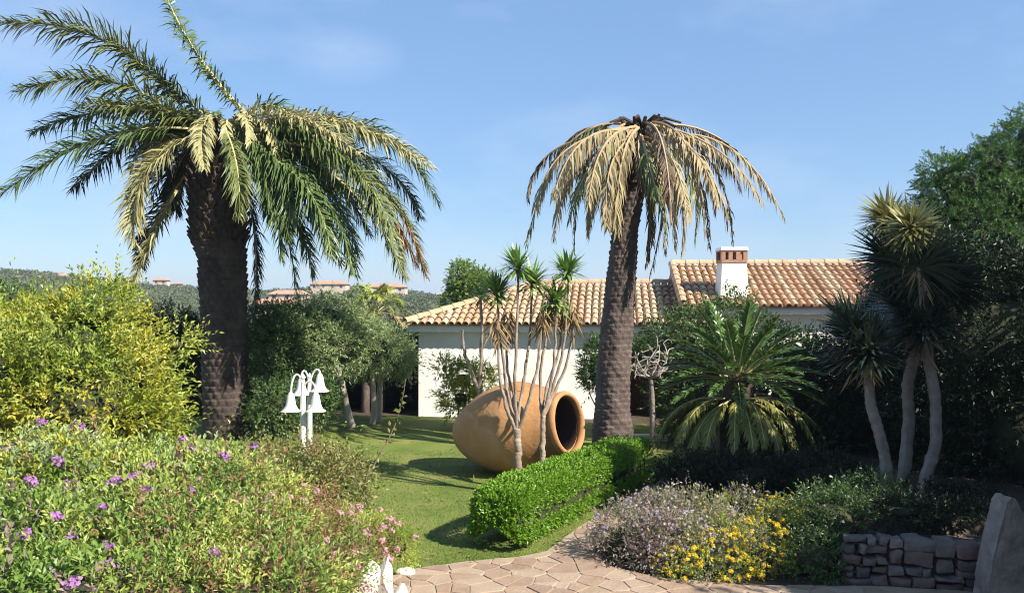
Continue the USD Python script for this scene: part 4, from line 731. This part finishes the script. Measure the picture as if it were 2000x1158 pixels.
OG = 'olive trees on the lawn left of the villa'
dO = 21.5
tree('olive_tree', 'silvery olive tree with two curved pale trunks on the far lawn', None, [at(690, 838, dO), at(680, 805, dO), at(672, 765, dO), at(664, 730, dO)], 0.10, [L_(600, 660, dO, 0.8, 0.8, 0.75), L_(660, 680, dO, 0.8, 0.8, 0.7), L_(640, 625, dO + 0.4, 0.8, 0.8, 0.6), L_(560, 700, dO + 0.3, 0.55, 0.7, 0.6)], 'olive_leaf', 20000, 0.10, 0.28, 'olive_bark', 91, twig_len=0.36, core=0.5)
obj('trunk', tube(spline([at(692, 838, dO), at(668, 790, dO + 0.1), at(660, 750, dO + 0.1), at(640, 700, dO + 0.1)], 10), np.linspace(0.07, 0.05, 10), 8), 'olive_bark', stage.GetPrimAtPath('/World/olive_tree'), True)
tree('olive_tree', 'smaller olive tree with two straight trunks beside the villa corner', None, [at(728, 828, dO + 0.4), at(730, 790, dO + 0.4), at(728, 740, dO + 0.4), at(725, 700, dO + .4)], 0.085, [L_(735, 685, dO + 0.4, 0.75, 0.7, 0.6), L_(700, 660, dO + 0.6, 0.6, 0.6, 0.55), L_(770, 700, dO + 0.8, 0.5, 0.5, 0.45)], 'olive_leaf', 12000, 0.10, 0.28, 'olive_bark', 92, twig_len=0.34, core=0.5)
obj('trunk', tube(spline([at(742, 825, dO + 0.9), at(741, 780, dO + 0.9), at(744, 730, dO + 0.9)], 8), np.linspace(0.075, 0.06, 8), 8), 'olive_bark', stage.GetPrimAtPath('/World/olive_tree_001'), True)
shrub('green_shrub', 'tall green shrub right behind the white garden lamps', 'shrub', [L_(545, 700, 20.8, 0.65, 0.7, 0.9), L_(560, 640, 21.4, 0.6, 0.7, 0.5), L_(540, 800, 19.6, 0.6, 0.6, 0.6), L_(600, 780, 20.6, 0.6, 0.6, 0.6), L_(515, 640, 21.5, 0.4, 0.5, 0.5)], 'mid_green', 20000, 0.09, 0.42, 0.28, 8, None, 87, gaps=0.3)
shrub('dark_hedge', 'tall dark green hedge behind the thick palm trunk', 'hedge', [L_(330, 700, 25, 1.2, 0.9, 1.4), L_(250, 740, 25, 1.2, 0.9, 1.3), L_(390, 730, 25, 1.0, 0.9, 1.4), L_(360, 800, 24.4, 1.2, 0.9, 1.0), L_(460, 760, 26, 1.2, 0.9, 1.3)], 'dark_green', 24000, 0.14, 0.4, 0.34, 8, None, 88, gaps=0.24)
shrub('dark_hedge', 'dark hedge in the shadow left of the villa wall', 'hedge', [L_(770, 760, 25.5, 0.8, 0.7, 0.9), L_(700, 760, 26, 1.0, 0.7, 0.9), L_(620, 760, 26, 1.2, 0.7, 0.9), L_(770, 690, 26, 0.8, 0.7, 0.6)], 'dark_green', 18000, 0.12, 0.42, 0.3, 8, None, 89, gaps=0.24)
shrub('green_hedge', 'bushy green hedge at the far left edge under the hill houses', 'hedge', [L_(15, 605, 30, 1.1, 1.0, 0.8), L_(100, 660, 30, 1.5, 1.0, 0.8), L_(-60, 610, 30, 1.4, 1.0, 1.0), L_(200, 680, 30, 1.5, 1.0, 0.9)], 'mid_green', 14000, 0.15, 0.42, 0.36, 8, None, 90, gaps=0.26)
shrub('green_hedge', 'loose green hedge behind the olive trees at the garden boundary', 'hedge', [L_(560, 690, 31, 1.5, 1.0, 0.9), L_(660, 690, 31, 1.6, 1.0, 0.9), L_(780, 690, 31, 1.5, 1.0, 0.9), L_(450, 690, 31, 1.5, 1.0, 0.9)], 'mid_green', 14000, 0.15, 0.42, 0.36, 8, None, 94, gaps=0.26)
tree('broadleaf_tree', 'rounded green treetop showing above the left end of the tiled roof', None, [at(905, 700, 32) * [1, 1, 0], at(905, 620, 32), at(905, 570, 32)], 0.12, [L_(905, 555, 32, 0.5, 0.6, 0.75), L_(935, 560, 32, 0.6, 0.6, 0.55), L_(900, 590, 32, 0.6, 0.6, 0.6)], 'fresh_green', 9000, 0.12, 0.4, 'pale_bark', 95, core=0.6, gaps=0.2, inner=0.7, bump=0.15)
# fan-like small palm behind the olives
rng = np.random.default_rng(505); dF = 24.5
sp_ = thing('small_palm', 'small bushy palm rising above the olive trees left of the villa', 'palm tree')
for x in (714, 742): obj('trunk', tube(spline([at(x, 812, dF), at(x + 2, 720, dF), at(x + (8 if x < 720 else -6), 630, dF)], 10), np.linspace(0.12, 0.10, 10), 10), 'palm_bark_grey', sp_, True)
c0 = at(728, 618, dF)
for i in range(34):
    a = i * 2.39996; el = 1.25 - 1.7 * (i / 34); L = rng.uniform(0.85, 1.15); d = np.array([math.cos(a) * math.cos(el), math.sin(a) * math.cos(el), math.sin(el)])
    frond(sp_, c0 + d * 0.05, c0 + d * L * 0.6 + [0, 0, 0.1], c0 + d * L - [0, 0, 0.25], ('garden_green' if i % 3 else 'palm_olive') if el > 0.2 else ('palm_olive' if i % 2 else 'palm_dry'), 'midrib', rng, n=34, L=0.30, w=0.022, droop=0.2, rib=0.012, t0=0.35)
# conifer at the right edge
CC = at(2010, 480, 15.5)
lob = [L_(1990, 520, 15.5, 1.35, 1.4, 1.6), L_(2050, 380, 16.2, 1.5, 1.3, 1.5), L_(1880, 480, 15.8, 0.75, 0.9, 1.0), L_(1880, 370, 16.0, 0.55, 0.7, 0.65), L_(1940, 330, 15.8, 0.5, 0.6, 0.5), L_(2030, 280, 15.8, 0.75, 0.8, 0.7), L_(1990, 650, 15.5, 1.4, 1.3, 1.0), L_(2110, 480, 16.8, 1.6, 1.2, 1.8), L_(1850, 600, 15.8, 0.5, 0.6, 0.7), L_(1845, 350, 16.1, 0.4, 0.5, 0.45), L_(1835, 440, 16.0, 0.55, 0.7, 0.7), L_(1800, 540, 16.0, 0.6, 0.7, 0.8)]
tree('conifer', 'dense dark conifer with sunlit tufted boughs at the right edge', None, [np.array([CC[0] + 0.9, 15.7, 0]), np.array([CC[0] + 0.9, 15.7, 2.0]), np.array([CC[0] + 0.7, 15.7, 4.5])], 0.22, lob, 'conifer_green', 190000, 0.07, 0.24, 'twig', 96, twig_len=0.24, per=18, gaps=0.24, core=0.5, inner=0.66, up=0.35, freq=2.2, bump=0.4, spread=0.7)
# shade trees standing right of the view
SG = 'shade trees standing right of the picture'
for (x, y, h, r, s, lb) in ((9.5, 8.9, 8.2, 1.5, 97, 'tall leafy shade tree nearest the terrace, right of the view'), (12.0, 11.4, 7.4, 1.8, 98, 'tall leafy shade tree farther along the drive, right of the view')):
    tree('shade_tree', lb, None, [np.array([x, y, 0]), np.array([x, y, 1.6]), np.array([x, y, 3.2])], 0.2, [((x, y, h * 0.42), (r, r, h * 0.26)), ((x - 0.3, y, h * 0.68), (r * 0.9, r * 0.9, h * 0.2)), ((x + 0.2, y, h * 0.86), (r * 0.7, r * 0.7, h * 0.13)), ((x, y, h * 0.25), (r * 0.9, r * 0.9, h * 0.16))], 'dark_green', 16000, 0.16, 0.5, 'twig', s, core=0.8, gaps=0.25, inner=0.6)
shrub('shade_shrub', 'tall dark shrub standing just right of the upright stone slab', 'shrub', [((6.2, 8.35, 1.6), (0.85, 0.8, 1.55)), ((6.4, 7.5, 1.6), (0.9, 0.8, 1.5)), ((7.3, 6.7, 2.6), (0.9, 0.9, 2.2)), ((7.2, 5.4, 3.0), (0.9, 0.8, 2.7))], 'dark_green', 9000, 0.09, 0.5, 0.2, 8, None, 99, gaps=0.2, core=0.85)

# small bare tree beside the porch
rng = np.random.default_rng(606); dB = 18.6
bare = thing('bare_tree', 'small bare pollarded tree with pale curling branches by the villa porch', 'tree')
obj('trunk', tube(spline([at(1274, 880, dB), at(1274, 800, dB), at(1270, 735, dB)], 8), np.linspace(0.065, 0.05, 8), 8), 'pale_bark', bare, True)
for i in range(13):
    a = i * 2.39996; b = at(1270, 738, dB); r = rng.uniform(0.25, 0.48); h = rng.uniform(0.15, 0.5)
    p1 = b + [math.cos(a) * r * 0.7, math.sin(a) * r * 0.7, h * 0.35]; p2 = b + [math.cos(a + 0.3) * r * 1.15, math.sin(a + 0.3) * r, h]; p3 = b + [math.cos(a + 0.7) * r * 0.7, math.sin(a + 0.7) * r * 0.8, h + rng.uniform(0.12, 0.3)]
    obj('branch', tube(spline([b, p1, p2, p3], 12), np.linspace(0.026, 0.008, 12), 6), 'bare_bark', bare, True)
    for j in range(5):
        q = (p1, p2, p3)[j % 3]; e = q + rng.normal(size=3) * [0.16, 0.16, 0.12] + [0, 0, 0.06]; obj('twig', tube(spline([q, (q + e) / 2 + rng.normal(size=3) * 0.06, e], 7), np.linspace(0.013, 0.005, 7), 5), 'bare_bark', bare, True)

# ---------------------------------------------------------------- garden lamps
def lamp(label, px, py_top, d, shades, seed):
    t = thing('garden_lamp', label, 'lamp', None)
    b = at(px, py_top, d); foot = b.copy(); foot[2] = ht(b[0], b[1])
    zt_ = b[2]
    obj('post', tube([foot, [b[0], b[1], zt_ - 0.05], [b[0], b[1], zt_ + 0.30]], [0.055, 0.05, 0.03], 14), 'lamp_paint', t, True)
    obj('finial', tube([[b[0], b[1], zt_ + 0.30], [b[0], b[1], zt_ + 0.34], [b[0], b[1], zt_ + 0.40]], [0.035, 0.05, 0.006], 12), 'lamp_paint', t, True)
    for (sx, sz, top) in shades:
        top_c = np.array([b[0] + sx, b[1] - 0.05, zt_ + sz])
        arc = [np.array([b[0], b[1], zt_ + 0.0])]
        for a in np.linspace(0, math.pi, 9): arc.append(np.array([b[0] + sx / 2 - math.cos(a) * sx / 2, b[1] - 0.05 * a / math.pi, zt_ + sz * a / math.pi + 0.06 + math.sin(a) * top]))
        obj('scroll_arm', tube(arc, 0.019, 8), 'lamp_paint', t, True)
        pr = [(0.02, 0.07), (0.04, 0.05), (0.065, 0.0), (0.078, -0.08), (0.095, -0.17), (0.13, -0.24), (0.185, -0.28), (0.18, -0.29), (0.12, -0.245), (0.085, -0.17), (0.065, -0.08), (0.0, 0.0)]
        k = 28; th = np.arange(k) / k * 2 * math.pi; v = np.array([[top_c[0] + r * math.cos(q), top_c[1] + r * math.sin(q), top_c[2] + z] for r, z in pr for q in th]); f = []
        for i in range(len(pr) - 1):
            for j in range(k): a0, b0 = i * k + j, i * k + (j + 1) % k; f += [(a0, b0 + k, b0), (a0, a0 + k, b0 + k)]
        obj('bell_shade', (v, np.array(f)), 'lamp_paint', t, True)
lamp('white garden lamp on the left with two bell shades on curled arms', 592, 772, 16.0, [(-0.21, 0.0, 0.33), (0.25, 0.0, 0.2)], 1)
lamp('white garden lamp on the right, half behind the other, with bell shades', 605, 768, 17.0, [(0.21, 0.33, 0.22), (-0.15, 0.26, 0.24)], 2)

# ---------------------------------------------------------------- stone wall, slabs, loose stones
rng = np.random.default_rng(707)
wall = thing('stone_wall', 'low dry stone retaining wall in the shade at the lower right', 'wall')
def rock(c, size, seed, sub=2, flat_=0.75, rot=0.0):
    m = trimesh.creation.icosphere(sub); v = np.array(m.vertices); v = np.sign(v) * np.abs(v) ** flat_
    v = v * (0.86 + 0.28 * meshkit.fbm(v * 1.4 + seed, 3, seed))[:, None] * np.asarray(size)
    cr, sr = math.cos(rot), math.sin(rot); v = np.stack([v[:, 0] * cr - v[:, 2] * sr, v[:, 1], v[:, 0] * sr + v[:, 2] * cr], -1)
    return v + np.asarray(c), np.array(m.faces)
w0, w1 = np.array([3.75, 9.72]), np.array([5.3, 9.35])
wd = (w1 - w0) / np.linalg.norm(w1 - w0)
obj('rubble_core', box((3.80, 9.80, -0.05), (5.6, 10.1, 0.42)), 'stone_3', wall)
total = np.linalg.norm(w1 - w0); rects = []
def split(x0, x1, z0, z1, depth=0):
    w_, h_ = x1 - x0, z1 - z0
    if (w_ < 0.34 and h_ < 0.20 and rng.random() < 0.75) or (w_ < 0.2 and h_ < 0.13) or depth > 6: rects.append((x0, x1, z0, z1)); return
    f_ = rng.uniform(0.33, 0.67)
    if w_ > h_ * rng.uniform(1.2, 2.2): split(x0, x0 + w_ * f_, z0, z1, depth + 1); split(x0 + w_ * f_, x1, z0, z1, depth + 1)
    else: split(x0, x1, z0, z0 + h_ * f_, depth + 1); split(x0, x1, z0 + h_ * f_, z1, depth + 1)
split(-0.05, total + 0.05, -0.04, 0.54)
for (x0, x1, z0, z1) in rects:
    j_ = lambda: rng.uniform(-0.022, 0.022)
    q = sg.Polygon([(x0 + j_(), z0 + j_()), (x1 + j_(), z0 + j_()), (x1 + j_(), z1 + j_()), ((x0 + x1) / 2, z1 + j_()), (x0 + j_(), z1 + j_())]).buffer(-0.010)
    if q.is_empty or q.geom_type != 'Polygon' or q.area < 0.002: continue
    q = q.buffer(-0.014).buffer(0.014, 2).simplify(0.004); dp = rng.uniform(0.16, 0.25)
    m = trimesh.creation.extrude_polygon(q, dp, engine="earcut"); m = m.subdivide().subdivide(); v = np.array(m.vertices); cq = np.array(q.centroid.coords[0])
    fr_ = v[:, 2] > dp * 0.9; edge = np.array([q.exterior.distance(sg.Point(a, b)) for a, b in v[:, :2]])
    v[:, 2] -= np.where(fr_, 0.022 * np.exp(-edge / 0.012), 0)
    v += (meshkit.fbm(v * 9 + cq[0] * 7, 3, 5)[:, None] - 0.5) * 0.06
    P3 = np.stack([w0[0] + wd[0] * v[:, 0] + wd[1] * v[:, 2], w0[1] + 0.06 + wd[1] * v[:, 0] - wd[0] * v[:, 2], v[:, 1]], -1)
    obj('stone', (P3, np.array(m.faces)), f'stone_{rng.integers(4)}', wall, 40)
slab = thing('stone_slab', 'large pale upright stone slab at the lower right corner', 'stone')
so = sg.Polygon([(4.80, -0.1), (4.84, 0.30), (4.92, 0.66), (5.02, 1.04), (5.07, 1.10), (5.13, 1.06), (5.32, 0.72), (5.66, 0.35), (5.8, -0.1)])
m = trimesh.creation.extrude_polygon(so, 0.28, engine="earcut"); m = m.subdivide().subdivide().subdivide(); v = np.array(m.vertices)
v = np.stack([v[:, 0], 8.85 + v[:, 2] + 0.1 * (v[:, 0] - 5), v[:, 1]], -1); v += (meshkit.fbm(v * 5, 4, 9)[:, None] - 0.5) * 0.13
obj('slab', (v, np.array(m.faces)), 'slab_stone', slab, 40)
def shard(c, size, seed, lean=0.0):
    rg_ = np.random.default_rng(seed); p = rand_dir(rg_, 26); p = np.sign(p) * np.abs(p) ** 0.7; k = 1 - 0.45 * np.clip(p[:, 2], 0, 1); p[:, 0] *= k; p[:, 1] *= k
    m = trimesh.convex.convex_hull(p * np.asarray(size)); m = m.subdivide().subdivide(); v = np.array(m.vertices); v[:, 0] += lean * v[:, 2]
    return v + (meshkit.fbm(v * 14, 3, seed)[:, None] - 0.5) * 0.03 + np.asarray(c), np.array(m.faces)
def single(name, label, cat_, vf, mt, smooth=False): return tag(obj(name, vf, mt, None, smooth), label, cat_)
single('white_stone', 'white pointed stone standing at the bottom edge left of the path', 'stone', shard(at(712, 1145, 7.9), (0.15, 0.14, 0.24), 3, 0.35), 'white_stone', 25)
single('white_stone', 'white pinkish stone leaning right beside the first pointed one', 'stone', shard(at(754, 1132, 8.2), (0.13, 0.12, 0.25), 7, 0.25), 'white_stone', 25)
single('white_stone', 'small pale stone low at the very bottom, right of the pointed ones', 'stone', shard(at(782, 1156, 8.7), (0.09, 0.1, 0.10), 12), 'white_stone', 25)
c = on_ground(792, 1124); single('white_stone', 'flat cream stone lying where the lawn meets the path', 'stone', rock((c[0], c[1], 0.05), (0.11, 0.09, 0.045), 15, 3, 0.8), 'white_stone', 35)
c = on_ground(1105, 1002); single('white_stone', 'small white stone at the foot of the hedge beside the path', 'stone', rock((c[0] + 0.05, c[1], 0.06), (0.10, 0.07, 0.05), 18, 3, 0.8), 'white_stone', 35)
c = on_ground(1216, 932); single('stone_block', 'whitish square stone block beside the far end of the hedge', 'stone', rock((c[0] + 0.12, c[1], 0.12), (0.19, 0.15, 0.14), 21, 3, 0.5), 'white_stone', 35)
k0 = on_ground(1222, 862); k1 = on_ground(1312, 862)
single('garden_kerb', 'low pale stone kerb at the foot of the leaning palm', 'kerb', box((k0[0], k0[1] - 0.1, 0.0), (k1[0] + 0.4, k0[1] + 0.12, 0.16)), 'white_stone')

# ---------------------------------------------------------------- houses on the far hill
def far_house(label, px, py_base, d, w, h, roof_h, wins, seed):
    t = thing('hill_house', label, 'house', None); c = at(px, py_base + 5, d); dep = w * 0.6; z0 = c[2]
    obj('wall', box((c[0] - w / 2, c[1], z0 - 6), (c[0] + w / 2, c[1] + dep, z0 + h)), 'far_wall', t)
    e = 0.6; v = np.array([[c[0] - w / 2 - e, c[1] - e, z0 + h + 0.02], [c[0] + w / 2 + e, c[1] - e, z0 + h + 0.02], [c[0] + w / 2 + e, c[1] + dep + e, z0 + h + 0.02], [c[0] - w / 2 - e, c[1] + dep + e, z0 + h + 0.02], [c[0] - w / 2 + w * 0.18, c[1] + dep / 2, z0 + h + roof_h], [c[0] + w / 2 - w * 0.18, c[1] + dep / 2, z0 + h + roof_h]])
    obj('roof', (v, np.array([(0, 1, 5), (0, 5, 4), (1, 2, 5), (2, 3, 4), (2, 4, 5), (3, 0, 4), (0, 2, 1), (0, 3, 2)])), 'far_roof', t)
    for i in range(wins):
        x = c[0] - w / 2 + w * (i + 0.5) / wins; obj('window', box((x - 0.5, c[1] - 0.06, z0 + h * 0.3), (x + 0.5, c[1] + 0.05, z0 + h * 0.8)), 'dark_pane', t)
far_house('long pink-roofed house on the hill ridge at the far left', 80, 545, 400, 19, 2.6, 1.6, 7, 1)
far_house('small pale house on the hill seen between the yellow shrub and thick palm', 312, 550, 400, 6.5, 1.8, 1.2, 2, 2)
far_house('tiny white house on the ridge just left of the thick palm trunk', 346, 556, 420, 4, 1.6, 0.9, 1, 3)
far_house('nearer terracotta-roofed house low on the slope right of the thick palm', 535, 602, 190, 10, 1.4, 1.3, 3, 4)
far_house('house with pink roof high on the slope under the hanging brown frond tips', 752, 566, 330, 15, 2.0, 1.5, 4, 5)
far_house('house with pink roof on the ridge above the lamps', 640, 560, 340, 14, 2.0, 1.5, 4, 6)
far_house('tan-roofed house just left of the long frond stem', 560, 580, 260, 11, 1.6, 1.3, 3, 7)
far_house('tiny white house on the hill by the rounded treetop', 862, 576, 440, 4, 1.6, 0.9, 1, 8)
